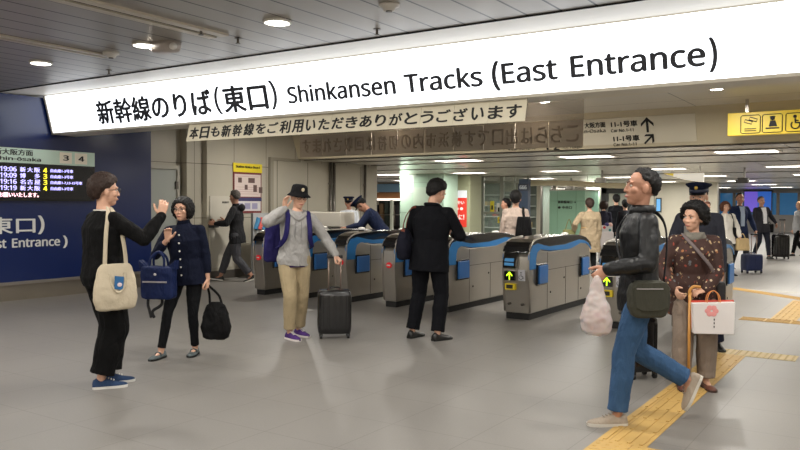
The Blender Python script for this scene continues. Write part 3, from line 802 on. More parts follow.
# ---- yellow facilities sign
YEL = mat('sign_yellow', (236,205,60), rough=.4, emit=.12)
a, b1 = PY(727.5, 124, 11.9), PY(727.5, 136, 11.9)
top = PY(727.5, 113.5, 11.9).z; bot = PY(727.5, 136, 11.9).z
t5 = thing('facilities_sign', 'yellow hanging sign with black ticket, staff and wheelchair pictograms', 'sign', (a.x, 11.9, bot))
hh = top-bot; LW = 2.6
bm = BM(); box(bm, 0, LW, 0, .12, 0, hh); obj('sign_box', bm, YEL, t5, bevel=.006)
for x in (.25, 1.3, 2.35): obj('hanger', box(BM(), x-.02, x+.02, .04, .08, hh, 3.0-bot), STEEL, t5)
for k, u in enumerate((750.5, 772.3, 796)):
    cx = PY(u, 124, 11.9).x-a.x; cz = hh*.47; r_ = .128
    sq = obj('pictogram', BM(), INK, t5); bm = BM()
    pts = [(cx+x*r_, -.006, cz+z*r_) for x, z in ((-1,-.85),(-.85,-1),(.85,-1),(1,-.85),(1,.85),(.85,1),(-.85,1),(-1,.85))]
    tube(bm, pts, .006, 6, closed=True)
    P2 = lambda x, z: (cx+x*r_, -.008, cz+z*r_)
    if k == 0:
        for dx, dz in ((-.25,.3),(.25,.55)): tube(bm, [P2(-.4+dx,-.05+dz), P2(.35+dx,-.3+dz), P2(.45+dx,.0+dz), P2(-.3+dx,.25+dz)], .006, 6, closed=True)
        for z in (-.5,-.72): tube(bm, [P2(-.6,z), P2(.6,z)], .008, 6, flat=.5)
    elif k == 1:
        ellip(bm, P2(.02,.55), (.03,.006,.03)); ellip(bm, P2(.02,.7), (.038,.006,.014))
        for poly in ([(-.35,-.35),(-.2,.3),(.3,.3),(.5,-.35)], [(-.65,-.45),(.7,-.45),(.7,-.6),(-.65,-.6)]):
            A = [bm.verts.new(P2(*p)) for p in poly]; bm.faces.new(A[::-1])
            q = [bm.verts.new(V(P2(*p))+V((0,.006,0))) for p in poly]; bm.faces.new(q)
    else:
        ellip(bm, P2(-.1,.62), (.024,.006,.024)); tube(bm, [P2(-.08,.4), P2(-.05,-.05), P2(.35,-.08), P2(.5,-.55)], .012, 8)
        tube(bm, [P2(-.1+.42*cos(x), -.25+.42*sin(x)) for x in [2*pi*i/20 for i in range(14)] ][0:0] or [P2(-.05+.42*cos(x), -.28+.42*sin(x)) for x in [pi*.75+ i*pi*1.25/12 for i in range(13)]], .009, 8)
        tube(bm, [P2(-.07,.18), P2(.25,.15)], .009, 8)
    bm.to_mesh(sq.data); bm.free()

# ------------------------------------------------------------------ blue wall: lettering and departure board
WH = mat('lettering_white', (222,222,218), rough=.4)
XB = XL+.05
def pw(u, v, X=XB+.006): return PX(u, v, X)
wl = thing('wall_lettering', 'white lettering (East Entrance) in Japanese and English on the blue wall', 'lettering', (XB, pw(30,230).y, 1.2))
bw_ = V(wl.location)
def wtext(s, uL, uR, vT, vB, u_ref, bold=.012, y0=None):
    a = pw(uL, vB); b1 = pw(uR, vB); zt = pw(u_ref, vT).z; zb = pw(u_ref, vB).z
    return write(s, wl, WH, V((XB+.002, a.y, zb))-bw_, (0,1,0), (0,0,1), b1.y-a.y, zt-zb, bold=bold)
y1 = pw(40,233).y
zb, zt = pw(20,233.5).z, pw(20,217).z
def wt2(s, uL, uR, zb, zt, bold):
    a, b1 = pw(uL, 230), pw(uR, 230)
    write(s, wl, WH, V((XB+.002, a.y, zb))-bw_, (0,1,0), (0,0,1), b1.y-a.y, zt-zb, bold=bold)
wt2('東口', -12, 35.5, zb, zt, .012); wt2(')', 38, 44.5, zb-.02, zt+.02, .01); wt2('(', -22, -15, zb-.02, zt+.02, .01)
zb, zt = pw(30,247).z, pw(30,238).z
wt2('East', -17, 6.3, zb, zt, .014); wt2('Entrance', 12, 60, zb, zt, .014); wt2(')', 63, 67.5, zb-.04, zt+.02, .01); wt2('(', -23, -18.5, zb-.04, zt+.02, .01)

ye = pw(92, 152).y; ys_ = ye-6.2
zt = pw(50,149.8, XB+.08).z; zm = pw(50, 164.5, XB+.08).z; zbb = pw(50,201, XB+.08).z
db = thing('departure_board', 'departure board on the blue wall with a pale header above rows of lit train times', 'departure board', (XB+.002, (ye+ys_)/2, zbb))
oy3 = (ye+ys_)/2; D = .08
obj('board_case', box(BM(), 0, D-.005, ys_-oy3, ye-oy3, 0, zt-zbb), mat('case_black', (14,14,18), rough=.5), db)
obj('header_panel', box(BM(), D-.005, D+.002, ys_-oy3+.01, ye-oy3-.005, zm-zbb, zt-zbb-.005), mat('header_green_white', (186,205,190), rough=.4, emit=.12), db)
obj('led_screen', box(BM(), D-.005, D, ys_-oy3+.01, ye-oy3-.02, .02, zm-zbb-.02), mat('screen_black', (8,8,12), rough=.25), db)
XD = XB+D+.003
LW_ = mat('led_lavender', (196,190,255), emit=1.2); LY_ = mat('led_yellow', (250,235,60), emit=1.3); LP_ = mat('led_pink', (255,205,215), emit=1.8)
def bt(s, uL, uR, vT, vB, mt, uref, bold=.012):
    a, b1 = pw(uL, 180, XD), pw(uR, 180, XD); z1, z0 = pw(uref, vT, XD).z, pw(uref, vB, XD).z
    return write(s, db, mt, V((D+.003, a.y-oy3, z0-zbb)), (0,1,0), (0,0,1), b1.y-a.y, z1-z0, bold=bold)
bt('名古屋・新大阪方面', -40, 33, 149.5, 155.5, INK, 22); bt('Nagoya, Shin-ōsaka', -48, 41, 156.8, 161.8, INK, 20)
for s, u1, u2 in (('3', 59.5, 71.5), ('4', 74.8, 86.8)):
    a, b1 = pw(u1, 160, XD), pw(u2, 160, XD); z1, z0 = pw(67, 152.6, XD).z, pw(67, 163.7, XD).z
    q = obj('number_plate', box(BM(), D, D+.012, a.y-oy3, b1.y-oy3, z0-zbb, z1-zbb), mat('plate_ivory', (232,224,206), rough=.4, emit=.08), db)
    w_ = b1.y-a.y
    write(s, q, INK, V((D+.013, a.y-oy3+w_*.26, z0-zbb+.045)), (0,1,0), (0,0,1), w_*.48, (z1-z0)-.09, bold=.02)
rows = [('19:06','新 大 阪','4','自由席1-3号車'), ('19:09','博　多','3','自由席1-3号車'), ('19:16','名 古 屋','3','自由席1-7,13-15号車'), ('19:19','新 大 阪','4','自由席1-3号車')]
hrow = (pw(30,167,XD).z-pw(30,191.5,XD).z)/4; ztop = pw(30,167,XD).z
for i, (a_, b_, c_, d_) in enumerate(rows):
    z0 = ztop-(i+1)*hrow+hrow*.16; z1 = ztop-i*hrow-hrow*.04
    for s, u1, u2, mt, k in ((a_, 0, 16.5, LW_, 0),  (c_, 43.3, 47, LY_, 0), (d_, 50.5, 73 if i != 2 else 82, LW_, 1)):
        a, b1 = pw(u1, 180, XD), pw(u2, 180, XD)
        write(s, db, mt, V((D+.003, a.y-oy3, z0-zbb+(z1-z0)*.14*k)), (0,1,0), (0,0,1), b1.y-a.y, (z1-z0)*(.72 if k else 1), bold=.012)
    cs = b_.replace(' ', '').replace('　', ''); n_ = len(cs)
    for j, ch in enumerate(cs):
        u1 = 20+(20-5.6)*j/(n_-1); a, b1 = pw(u1, 180, XD), pw(u1+5.6, 180, XD)
        write(ch, db, LW_, V((D+.003, a.y-oy3, z0-zbb)), (0,1,0), (0,0,1), b1.y-a.y, z1-z0, bold=.012)
z1, z0 = ztop-4*hrow-.0, ztop-4.95*hrow
a, b1 = pw(-22, 180, XD), pw(38.5, 180, XD)
write('ご注意をお願いいたします。', db, LP_, V((D+.003, a.y-oy3, z0-zbb)), (0,1,0), (0,0,1), b1.y-a.y, (z1-z0)*.85, bold=.01)

# ------------------------------------------------------------------ poster on the left wall
XW = XL+.02
ya, yb_ = PX(233.5,190,XW).y, PX(261.5,190,XW).y; zt, zb = PX(247,163.5,XW).z, PX(247,213,XW).z
po = thing('notice_poster', 'tall notice poster with a yellow header and maroon border on the beige wall', 'poster', (XL, (ya+yb_)/2, zb))
oyp = (ya+yb_)/2; hy = (yb_-ya)/2; Hh = zt-zb
obj('backing', box(BM(), 0, .02, -hy, hy, 0, Hh), mat('poster_maroon', (112,44,44), rough=.5), po)
obj('header', box(BM(), .02, .026, -hy-.01, hy+.01, Hh*.82, Hh), mat('poster_yellow', (226,204,40), rough=.5), po)
obj('page', box(BM(), .02, .024, -hy+.03, hy-.03, Hh*.33, Hh*.78), mat('poster_pink_white', (208,192,186), rough=.6), po)
obj('lower_band', box(BM(), .02, .025, -hy, hy, Hh*.24, Hh*.31), mat('poster_navy', (46,44,92), rough=.5), po)
obj('lower_page', box(BM(), .02, .024, -hy+.03, hy-.03, .04, Hh*.24), mat('poster_white', (206,204,204), rough=.6), po)
write('Station Notice Board', po, mat('poster_print', (60,56,30)), (.027, -hy*.85, Hh*.905), (0,1,0), (0,0,1), hy*1.7, .05, bold=.02).data.name = 'header_print'
random.seed(3)
bm = BM()
for k in range(9): box(bm, .024, .026, -hy*.8+.0, -hy*.8+hy*random.uniform(.8,1.5), Hh*.845-0, Hh*.85)
bm.free()
for c_, r_ in (((-.22,.66),(.05,.05)), ((.1,.66),(.09,.05)), ((-.05,.52),(.04,.05)), ((.2,.5),(.05,.07)), ((.36,.47),(.05,.06))):
    obj('picture', box(BM(), .024, .027, (c_[0]-r_[0])*1.0, (c_[0]+r_[0])*1.0, Hh*c_[1]-r_[1], Hh*c_[1]+r_[1]), mat('print_brown', (92,70,66), rough=.6), po)
for k in range(5):
    obj('text_line', box(BM(), .024, .026, -hy*.8, hy*.75, Hh*(.745-.0)-k*.0-.0-(.012 if k == 0 else .18+.045*k), Hh*.745+.006-(.012 if k == 0 else .18+.045*k)), mat('print_rose', (165,120,116), rough=.6), po)
for k in range(3): obj('small_frame', box(BM(), .024, .026, -hy*.75+k*hy*.52, -hy*.75+k*hy*.52+hy*.4, .08, Hh*.2), mat('print_lilac', (150,146,176), rough=.6), po)

# info board low by the wall behind the first gate
ya, yb_ = PX(252,225,XL+.5).y, PX(270.5,225,XL+.5).y
ib = thing('picture_board', 'low grey board with a red and blue hand pattern standing beyond the walking man', 'board', (XL+.5, (ya+yb_)/2, 0))
w_ = (yb_-ya)/2; zt_ = PX(262,213,XL+.5).z; zb_ = PX(262,234,XL+.5).z
obj('panel', box(BM(), -.03, .03, -w_, w_, .02, zt_), mat('board_grey', (150,152,152), rough=.5), ib)
obj('foot', box(BM(), -.15, .15, -w_, w_, 0, .02), STEELD, ib)
for k in range(4):
    bm = BM(); y0 = -w_*.8+k*w_*.42; cyl(bm, (.035, y0, zt_-.32), (.035, y0+w_*.35, zt_-.1), .045, .05); obj('pattern', bm, mat('pattern_red', (196,84,76)) if k % 2 else mat('pattern_blue', (50,118,160)), ib)
# ------------------------------------------------------------------ ticket gates
GBLUE = mat('gate_blue', (24,116,182), rough=.3, coat=.3); GBLK = mat('gate_black_gloss', (16,16,18), rough=.12, coat=.5)
FLAP = mat('flap_blue', (44,108,178), rough=.35); GSTEEL = mat('gate_steel', (178,172,162), rough=.3, metal=.85, var=.06, vscale=5)
SEAM = mat('seam_dark', (60,56,52), rough=.6); RUB = mat('plinth_black', (20,19,18), rough=.6)
YG = 8.85
def gate(x, w, lab, L=2.28, y=YG, kind='narrow', sticker=True):
    """x = right face of the body"""
    t = thing('ticket_gate', lab, 'ticket gate', (x-w/2, y, 0), 0, 'ticket gates across the hall')
    h = w/2
    side = [(.05,.08),(.0,.62),(.02,.80),(.08,.92),(.16,.955),(.30,.93),(.42,.87),(.6,.845),(1.2,.85),(1.45,.89),(1.65,.935),(1.85,.925),(1.99,.86),(2.06,.72),(2.08,.5),(2.03,.08)]
    obj('body', prism(BM(), side, 'x', -h, h), GSTEEL, t, bevel=.012)
    obj('plinth', box(BM(), -h+.012, h-.012, .06, 2.02, 0, .08), RUB, t)
    # glossy black canopy following the top
    top = [(-.01,.86),(.02,.93),(.08,.985),(.2,1.02),(.6,1.04),(1.1,1.05),(1.6,1.035),(1.85,.995),(2.02,.92),(2.08,.84),(2.04,.84),(1.95,.9),(1.8,.945),(1.6,.965),(1.35,.94),(1.1,.915),(.6,.91),(.42,.935),(.25,.965),(.1,.94),(.03,.86)]
    obj('canopy', prism(BM(), top, 'x', -h-.012, h+.012), GBLK, t, bevel=.008)
    # blue trim: thick at the near nose, dipping along the side, rising at the far end
    for sx in (-1, 1):
        blue = [(.0,.64),(-.012,.8),(.01,.9),(.08,.965),(.2,.985),(.32,.955),(.45,.93),(.7,.915),(1.1,.925),(1.4,.95),(1.65,.97),(1.88,.945),(2.02,.875),(2.07,.80),(2.05,.8),(1.98,.86),(1.86,.9),(1.66,.915),(1.5,.885),(1.3,.85),(1.1,.845),(.6,.855),(.42,.88),(.32,.885),(.24,.85),(.21,.78),(.2,.64)]
        a, b_ = (h, h+.009) if sx > 0 else (-h-.009, -h)
        obj('blue_trim', prism(BM(), blue, 'x', a, b_), GBLUE, t)
        edge = [(.025,.1),(-.02,.5),(-.028,.62),(-.02,.8),(-.005,.9),(.05,.965),(.2,1.02),(.5,1.04)]
        bm = BM(); tube(bm, spline([(sx*(h+.004), p[0]+.025, p[1]) for p in edge], 4), .013, 8); obj('edge_trim', bm, STEEL, t, smooth=True)
        # flap units near both ends
        for k, (y0, y1) in enumerate(((.24,.5),(1.66,1.92)) if kind == 'wide' else ((.22,.5),(1.62,1.9))):
            zz = (.44,.68) if k == 0 else (.44,.70)
            hs = obj('flap_housing', box(BM(), sx*(h+.001) if sx > 0 else -h-.02, h+.02 if sx > 0 else -h-.001, y0-.02, y1+.02, zz[0]-.02, zz[1]+.02), GBLK, t, bevel=.006)
            obj('flap', box(BM(), h+.02 if sx > 0 else -h-.045, h+.045 if sx > 0 else -h-.02, y0, y1, zz[0], zz[1]), FLAP, hs, bevel=.018)
        bm = BM(); a, b_ = (h, h+.0025) if sx > 0 else (-h-.0025, -h)
        for yy in (.56, 1.15, 1.6): box(bm, a, b_, yy, yy+.006, .09, .84 if yy == .56 else .6)
        box(bm, a, b_, .56, 2.04, .6, .606); obj('panel_seam', bm, SEAM, t)
        for yy, zz in ((.66,.3),(1.1,.46),(1.7,.25)):
            obj('key_lock', cyl(BM(), (sx*h, yy, zz), (sx*(h+.006), yy, zz), .014), SEAM, t, smooth=True)
    # near face fittings (the nose)
    nf = box(BM(), -h+.02, h-.02, -.012, .0, .66, .84)
    if kind == 'wide':
        obj('reader', prism(BM(), [(-.05,.66),(-.05,.74),(.0,.86),(.04,.86),(.04,.66)], 'x', -h+.01, .02), GBLK, t, bevel=.006)
        obj('screen', prism(BM(), [(-.052,.69),(-.049,.745),(-.02,.81),(-.016,.81),(-.045,.69)], 'x', -h+.035, -.005), mat('screen_blue', (60,110,150), rough=.2, emit=.7), t)
        bp = obj('arrow_display', box(BM(), -h+.025, -.005, -.022, .035, .5, .62), GBLK, t)
        arrow(bp, (-h/2+.008, -.023, .56), (1,0,0), (0,0,1), .1, 0, mat('arrow_lime', (190,240,40), emit=2.5), th=-.003)
        yp = obj('notice_plate', box(BM(), -h+.03, -.0, -.02, .03, .38, .46), mat('plate_yellow', (226,200,40), rough=.5), t)
        obj('pictogram', box(BM(), -h+.05, -.03, -.022, -.02, .395, .445), mat('print_dark', (40,36,20)), yp)
        sp = obj('sticker', box(BM(), .04, .13, -.008, .03, .5, .64), mat('sticker_grey', (205,205,210)), t, label_=None) if False else obj('sticker', box(BM(), .04, .13, -.012, .03, .5, .64), mat('sticker_grey', (200,200,206)), t)
        bm = BM(); c = V((.085,-.015,.56)); ellip(bm, c+V((-.006,0,.045)), (.009,.003,.009)); tube(bm, [c+V((-.006,0,.03)), c+V((-.004,0,.0)), c+V((.02,0,-.002)), c+V((.027,0,-.03))], .0045, 6)
        tube(bm, [c+V((-.008+.026*cos(q), 0, -.014+.026*sin(q))) for q in [pi*.7+i*pi*1.2/10 for i in range(11)]], .0035, 6); obj('wheelchair_mark', bm, INK, sp)
        for dx in (-.09, .09): obj('key_lock', cyl(BM(), (dx,-.01,.2), (dx,.05,.2), .016), STEELD, t, smooth=True)
    else:
        s1 = obj('no_entry_mark', cyl(BM(), (h*.15,-.02,.6), (h*.15,.04,.6), .042, n=24), mat('no_entry_red', (206,40,44), rough=.4, emit=.25), t)
        obj('white_bar', box(BM(), h*.15-.028, h*.15+.028, -.024, -.02, .592, .608), mat('mark_white', (230,226,222)), s1)
        None and obj('blue_nose', prism(BM(), [(-.02,.68),(-.03,.8),(-.01,.9),(.05,.965),(.09,.965),(.04,.88),(.03,.68)], 'x', -h+.02, h-.02), GBLUE, t)
    for yy in (.62,1.5): bm = BM(); ellip(bm, (0,yy,1.045), (.05,.07,.022)); obj('sensor_dome', bm, mat('dome_white', (215,212,205), rough=.3), t, smooth=True)
    t.scale = (1, L/2.08, 1)
    return t
gate(-8.5, .2, 'ticket gate farthest left, its blue nose beside the bucket-hat man’s backpack')
gate(-7.67, .2, 'ticket gate with a blue flap directly behind the bucket-hat man')
gate(-6.84, .2, 'ticket gate with a red no-entry mark, right behind the black suitcase')
gate(-5.98, .2, 'ticket gate with a red no-entry mark, just left of the suited man’s shoulder bag')
gate(-5.12, .22, 'ticket gate immediately right of the suited man with a blue square flap')
gate(-3.95, .34, 'wide ticket gate with a lime arrow display and wheelchair sticker', kind='wide')
gate(-2.72, .3, 'ticket gate partly hidden behind the man in the black leather jacket', kind='wide')
gate(-1.95, .24, 'ticket gate at the right end, half hidden by the old woman’s paper bag')

# manned counter between the gates and the left wall
p = G(335, 300)
ct = thing('staff_counter', 'steel staff counter with a raised box behind the left-hand gates', 'counter', (-9.1, 11.65, 0))
obj('counter_body', box(BM(), -1.3, .25, -.3, .3, 0, .98), GSTEEL, ct, bevel=.01)
obj('counter_top', box(BM(), -1.34, .28, -.34, .34, .98, 1.02), GBLK, ct, bevel=.008)
obj('raised_box', box(BM(), -1.25, .12, -.2, .25, 1.02, 1.3), mat('counter_silver', (196,190,178), rough=.35, metal=.3), ct, bevel=.015)

# ------------------------------------------------------------------ tactile paving
TY = panel_mat('tactile_yellow', (192,156,88), (160,126,68), .3, -1.58, .3, 4.6, w=.008, rough=.6, var=.06, vs=4)
TB = panel_mat('tactile_ochre', (196,174,126), (120,96,60), .3, -1.58, .3, 8.0, w=.008, rough=.6, var=.05, vs=4)
def tactile(lab, x0, x1, y0, y1, mt, kind, grp=None, rot=None, name='tactile_paving'):
    cx, cy = (x0+x1)/2, (y0+y1)/2
    t = thing(name, lab, 'tactile paving', (cx, cy, 0), rot or 0)
    hx, hy = (x1-x0)/2, (y1-y0)/2
    obj('tile_base', box(BM(), -hx, hx, -hy, hy, .0005, .004), mt, t)
    bm = BM()
    if kind == 'bars':
        n = max(1, round((x1-x0)/.3))*4; st = (x1-x0)/n
        m_ = max(1, round((y1-y0)/.3)); sl = (y1-y0)/m_
        for i in range(n):
            for j in range(m_): xc = -hx+st*(i+.5); box(bm, xc-.011, xc+.011, -hy+sl*j+.012, -hy+sl*(j+1)-.012, .004, .0085)
    elif kind == 'xbars':
        n = max(1, round((y1-y0)/.3))*4; st = (y1-y0)/n; m_ = max(1, round((x1-x0)/.3)); sl = (x1-x0)/m_
        for i in range(n):
            for j in range(m_): yc = -hy+st*(i+.5); box(bm, -hx+sl*j+.012, -hx+sl*(j+1)-.012, yc-.011, yc+.011, .004, .0085)
    else:
        nx, ny = round((x1-x0)/.06), round((y1-y0)/.06)
        for i in range(nx):
            for j in range(ny): c = (-hx+.03+.06*i, -hy+.03+.06*j); loft(bm, [((c[0],c[1],.004),(.014,0,0),(0,.014,0)), ((c[0],c[1],.0085),(.009,0,0),(0,.009,0))], 8)
    o = obj('raised_relief', bm, mt, t); o['kind'] = 'stuff'
    return t
tactile('yellow tactile paving with bars running under the walking man’s raised shoe', -1.58, -1.28, 4.62, 8.0, TY, 'bars')
tactile('yellow dotted tactile crosspiece at the bottom edge of the floor', -1.58, -.38, 4.02, 4.62, TY, 'dots')
tactile('pale dotted tactile crosspiece just in front of the right-hand gate aisle', -1.75, -.85, 8.0, 8.3, TB, 'dots')
tactile('tactile crosspiece of bars beyond the right-hand gate, behind the paper bag', -1.78, -.6, 10.55, 10.85, TY, 'xbars')
tactile('tactile strip of bars linking the two paths in the floor beyond the gates', -1.45, -1.15, 10.85, 13.2, TY, 'bars')
a = V((-2.6,14.55,0)); b_ = V((-1.2,13.35,0)); dd = b_-a
tactile('slanting tactile strip farthest away, at the feet of the couple with the wheeled bag', (a.x+b_.x)/2-dd.length/2, (a.x+b_.x)/2+dd.length/2, (a.y+b_.y)/2-.13, (a.y+b_.y)/2+.13, TY, 'xbars', rot=atan2(dd.y, dd.x))
struct('trim_30', box(BM(), -3.2, XR, 14.35, 14.5, 0, .003), mat('floor_strip_pale', (214,210,200), rough=.2))

# ------------------------------------------------------------------ low ceiling lamps
FIX = mat('panel_lamp', (255,250,240), emit=7.5)
k = 0
for j, y in enumerate((14.4, 20.2, 25.5, 31, 36.5, 42)):
    for i in range(-1, 10):
        x = -2.35-2.87*i
        if y < 16 and x < XL+1: continue
        # only the ones the camera could see
        q = V((x,y,2.42))-CAMP; z = q.dot(cf); u = 400+FPX*q.dot(cr)/z
        if u < 370 and y > 16: continue
        if u > 1000: continue
        lab = 'rectangular ceiling lamp panel in the low ceiling, row %s from the gates' % ('nearest','second','third','fourth','fifth','farthest')[j]
        if u < 950:
            ld = bpy.data.lights.new('panel_lamp', 'AREA'); ld.shape = 'RECTANGLE'; ld.size = .95; ld.size_y = .55; ld.energy = 62; ld.color = (1,.96,.88)
            lo = bpy.data.objects.new('panel_lamp', ld); COL.objects.link(lo); lo.location = (x, y, 2.40)
        t = thing('ceiling_lamp', lab, 'ceiling light', (x,y,2.42), 0, 'lamp panels of the %s row' % ('nearest','second','third','fourth','fifth','farthest')[j])
        obj('frame', box(box(box(box(BM(), -.52,.52,-.32,-.29,-.02,0), -.52,.52,.29,.32,-.02,0), -.52,-.49,-.29,.29,-.02,0), .49,.52,-.29,.29,-.02,0), mat('ring_white', (225,220,212)), t)
        obj('diffuser', box(BM(), -.49,.49,-.29,.29,-.012,0), FIX, t)
# ------------------------------------------------------------------ beyond the gates
GREENG = mat('glass_green_pale', (178,204,186), rough=.12, var=.03, coat=.6)
GREENG2 = mat('glass_green', (150,190,164), rough=.12, var=.03, coat=.6)
OLIVE = mat('column_olive', (170,172,142), rough=.35, coat=.3)
def span(u0_, u1_, Y): return PY(u0_, 205, Y).x, PY(u1_, 205, Y).x
# tiled glass column and olive column with the red poster
x0, x1 = span(400, 443.5, 20.5)
t = thing('glass_column', 'wide pale green glass-tiled column behind the suited man', 'column', ((x0+x1)/2, 20.5, 0)); h = (x1-x0)/2
obj('column_core', box(BM(), -h, h, 0, .9, 0, 2.42), GREENG, t)
bm = BM()
for z in (.6, 1.2, 1.8, 2.15): box(bm, -h, h, -.006, 0, z, z+.012)
for x in (-h*.33, h*.33): box(bm, x, x+.012, -.006, 0, 0, 2.42)
obj('tile_joint', bm, mat('joint_grey', (140,160,146)), t)
obj('map_panel', box(BM(), -h*.35, h*.6, -.03, -.006, 1.0, 2.0), mat('map_pale', (190,208,192), rough=.25), t)
x0, x1 = span(444, 470, 21.6)
t = thing('poster_column', 'olive-tinted column carrying the red poster', 'column', ((x0+x1)/2, 21.6, 0)); h = (x1-x0)/2
obj('column_shaft', box(BM(), -h, h, 0, .8, 0, 2.42), OLIVE, t, bevel=.03)
Y_ = 21.58
x0, x1 = PY(452.5, 205, Y_).x, PY(466.5,205,Y_).x; zt, zb = PY(460,190.5,Y_).z, PY(460,227,Y_).z
t = thing('red_poster', 'red advertising poster with white Japanese lettering on the olive column', 'poster', ((x0+x1)/2, Y_, zb)); w_ = (x1-x0)/2; hh = zt-zb
obj('poster_sheet', box(BM(), -w_, w_, 0, .019, 0, hh*.8), mat('poster_red', (226,62,50), rough=.4, emit=.15), t)
obj('header', box(BM(), -w_, w_, -.002, .019, hh*.8, hh), mat('poster_head_white', (228,232,240), rough=.4, emit=.3), t)
PWH = mat('print_white', (250,240,236), emit=.3)
write('はやい', t, PWH, (-w_*.8,-.006,hh*.62), (1,0,0), (0,0,1), w_*1.5, hh*.1, bold=.02)
for dx in (-.35,.3): bm = BM(); ellip(bm, (dx*w_,-.004,hh*.5), (.06,.006,.05)); obj('print', bm, PWH, t)
write('のに！', t, PWH, (-w_*.7,-.006,hh*.2), (1,0,0), (0,0,1), w_*1.4, hh*.14, bold=.02)
# shops seen through the opening left of the glass column
Y_ = 27.5
x0, x1 = span(366, 404, Y_)
t = thing('shop_front', 'shop front with a pale blue fascia and dark racks seen past the wall edge', 'shop', ((x0+x1)/2, Y_, 0)); h = (x1-x0)/2
z = lambda v: PY(388, v, Y_).z
obj('back_wall', box(BM(), -h, h, 1.0, 1.1, 0, 2.42), mat('shop_dark', (60,58,54), var=.3, vscale=3), t)
obj('fascia', box(BM(), -h, h, -.05, .05, z(192), z(184)), mat('shop_fascia_blue', (112,140,160), rough=.3, emit=.1), t)
obj('upper_band', box(BM(), -h, h, .1, .2, z(183.5), 2.42), mat('shop_cream', (196,176,156), rough=.5), t)
obj('wood_band', box(BM(), -h, h, .06, .12, z(198), z(192.3)), mat('shop_orange', (160,112,74), rough=.5), t)
obj('strip_lamp', box(BM(), -h, h, -.02, .08, z(200.5), z(198.5)), mat('shop_lamp', (255,244,230), emit=1.6), t)
obj('rail', box(BM(), -h, h, -.06, -.03, z(215), z(214.2)), STEEL, t)
random.seed(11)
for k in range(7):
    x = -h+h*2*(k+.3)/7
    obj('shelf_goods', box(BM(), x, x+.18, .5, .8, .5, random.uniform(1.2,1.7)), mat('goods_%d' % (k % 4), [(40,38,40),(120,96,70),(58,66,60),(150,140,128)][k % 4]), t)
obj('shop_post', box(BM(), h*.35, h*.35+.12, -.1, 0, 0, z(200)), mat('post_cream', (196,200,184)), t)

# glass storefront / waiting room
Y_ = 23.5
x0, x1 = span(470, 529, Y_)
t = thing('glass_partition', 'steel-framed glass waiting room front left of the man with the black rucksack', 'glass partition', ((x0+x1)/2, Y_, 0)); h = (x1-x0)/2
GL, N, L, b = nodes('clear_glass', .05); b.inputs['Base Color'].default_value = (*srgb((190,210,200)),1); b.inputs['Alpha'].default_value = .22
for uu, wd in ((470.5,.06),(482,.16),(502,.14),(515,.05),(528,.08)):
    x = PY(uu, 205, Y_).x-(x0+x1)/2; obj('mullion', box(BM(), x-wd/2, x+wd/2, -.04, .04, 0, 2.42), mat('mullion_grey', (170,172,164), rough=.35, metal=.4), t)
for z_ in (1.15, 2.2): obj('transom', box(BM(), -h, h, -.03, .03, z_, z_+.07), mat('mullion_grey', (170,172,164)), t)
obj('pane', box(BM(), -h, h, -.008, .008, 0, 2.42), GL, t)
for uu, v0, v1, c in ((492,201,212,(232,214,60)), (498.5,203,214,(232,230,222)), (499.5,217,223,(226,200,60))):
    a = PY(uu-2, v1, Y_-.03); b_ = PY(uu+2, v0, Y_-.03); s_ = obj('sticker', box(BM(), a.x-(x0+x1)/2, b_.x-(x0+x1)/2, -.02, -.01, a.z, b_.z), mat('sticker_%d_%d' % (c[1], c[2]), c), t)
    obj('sticker_print', box(BM(), a.x-(x0+x1)/2+.04, b_.x-(x0+x1)/2-.04, -.024, -.02, a.z+.08, a.z+(b_.z-a.z)*.6), mat('print_dark', (40,36,20)), s_)
x0, x1 = span(462, 532, 28.5)
t = thing('display_shelves', 'lit shelves of goods inside the glass-fronted room', 'shelves', ((x0+x1)/2, 28.5, 0)); h = (x1-x0)/2
obj('back_panel', box(BM(), -h, h, .4, .45, 0, 2.38), mat('shop_dark2', (96,104,96), var=.2, vscale=2), t)
for z_ in (.5, .95, 1.4, 1.85): obj('shelf', box(BM(), -h, h, 0, .4, z_, z_+.03), mat('shelf_white', (200,206,200)), t)
for k in range(16):
    x = -h*.95+k*h*1.9/16; z_ = (.53,.98,1.43)[k % 3]
    obj('goods', box(BM(), x, x+.16, .05, .3, z_, z_+random.uniform(.15,.32)), mat('goods_c%d' % (k % 5), [(190,170,120),(60,60,64),(180,70,60),(70,110,130),(210,206,196)][k % 5]), t)
# navy locker-number pillar
Y_ = 23.2
x0, x1 = span(522, 531, Y_-.0)
t = thing('navy_pillar', 'navy pillar with a small numbered plate behind the rucksack man’s head', 'pillar', ((x0+x1)/2, Y_, 0)); h = (x1-x0)/2
obj('pillar_shaft', box(BM(), -h, h, -.25, -.05, 0, 2.3), mat('pillar_navy', (52,70,98), rough=.4), t)
q = obj('number_plate', box(BM(), -h-.02, h+.02, -.28, -.25, 1.92, 2.15), mat('plate_slate', (44,52,72), rough=.4), t)
write('666', q, mat('print_pale', (200,206,216)), (-h*.8,-.284,1.97), (1,0,0), (0,0,1), h*1.6, .13, bold=.02)
# bright corridor behind
CR_W = mat('corridor_wall', (202,196,180), rough=.5, var=.03)
x0, x1 = span(528, 556, 36)
struct('wall_corridor', box(BM(), x0, x1, 36, 36.2, 0, 2.42), CR_W).name = 'wall_corridor_left'
x0, x1 = span(541, 553, 32)
t = thing('corridor_door', 'steel-framed glass door beside the green lift panel', 'door', ((x0+x1)/2, 32, 0)); h = (x1-x0)/2
obj('door_frame', box(box(BM(), -h, -h+.08, -.05, .05, 0, 2.3), h-.08, h, -.05, .05, 0, 2.3), STEELD, t)
obj('door_pane', box(BM(), -h+.08, h-.08, -.01, .01, 0, 2.3), GL, t)
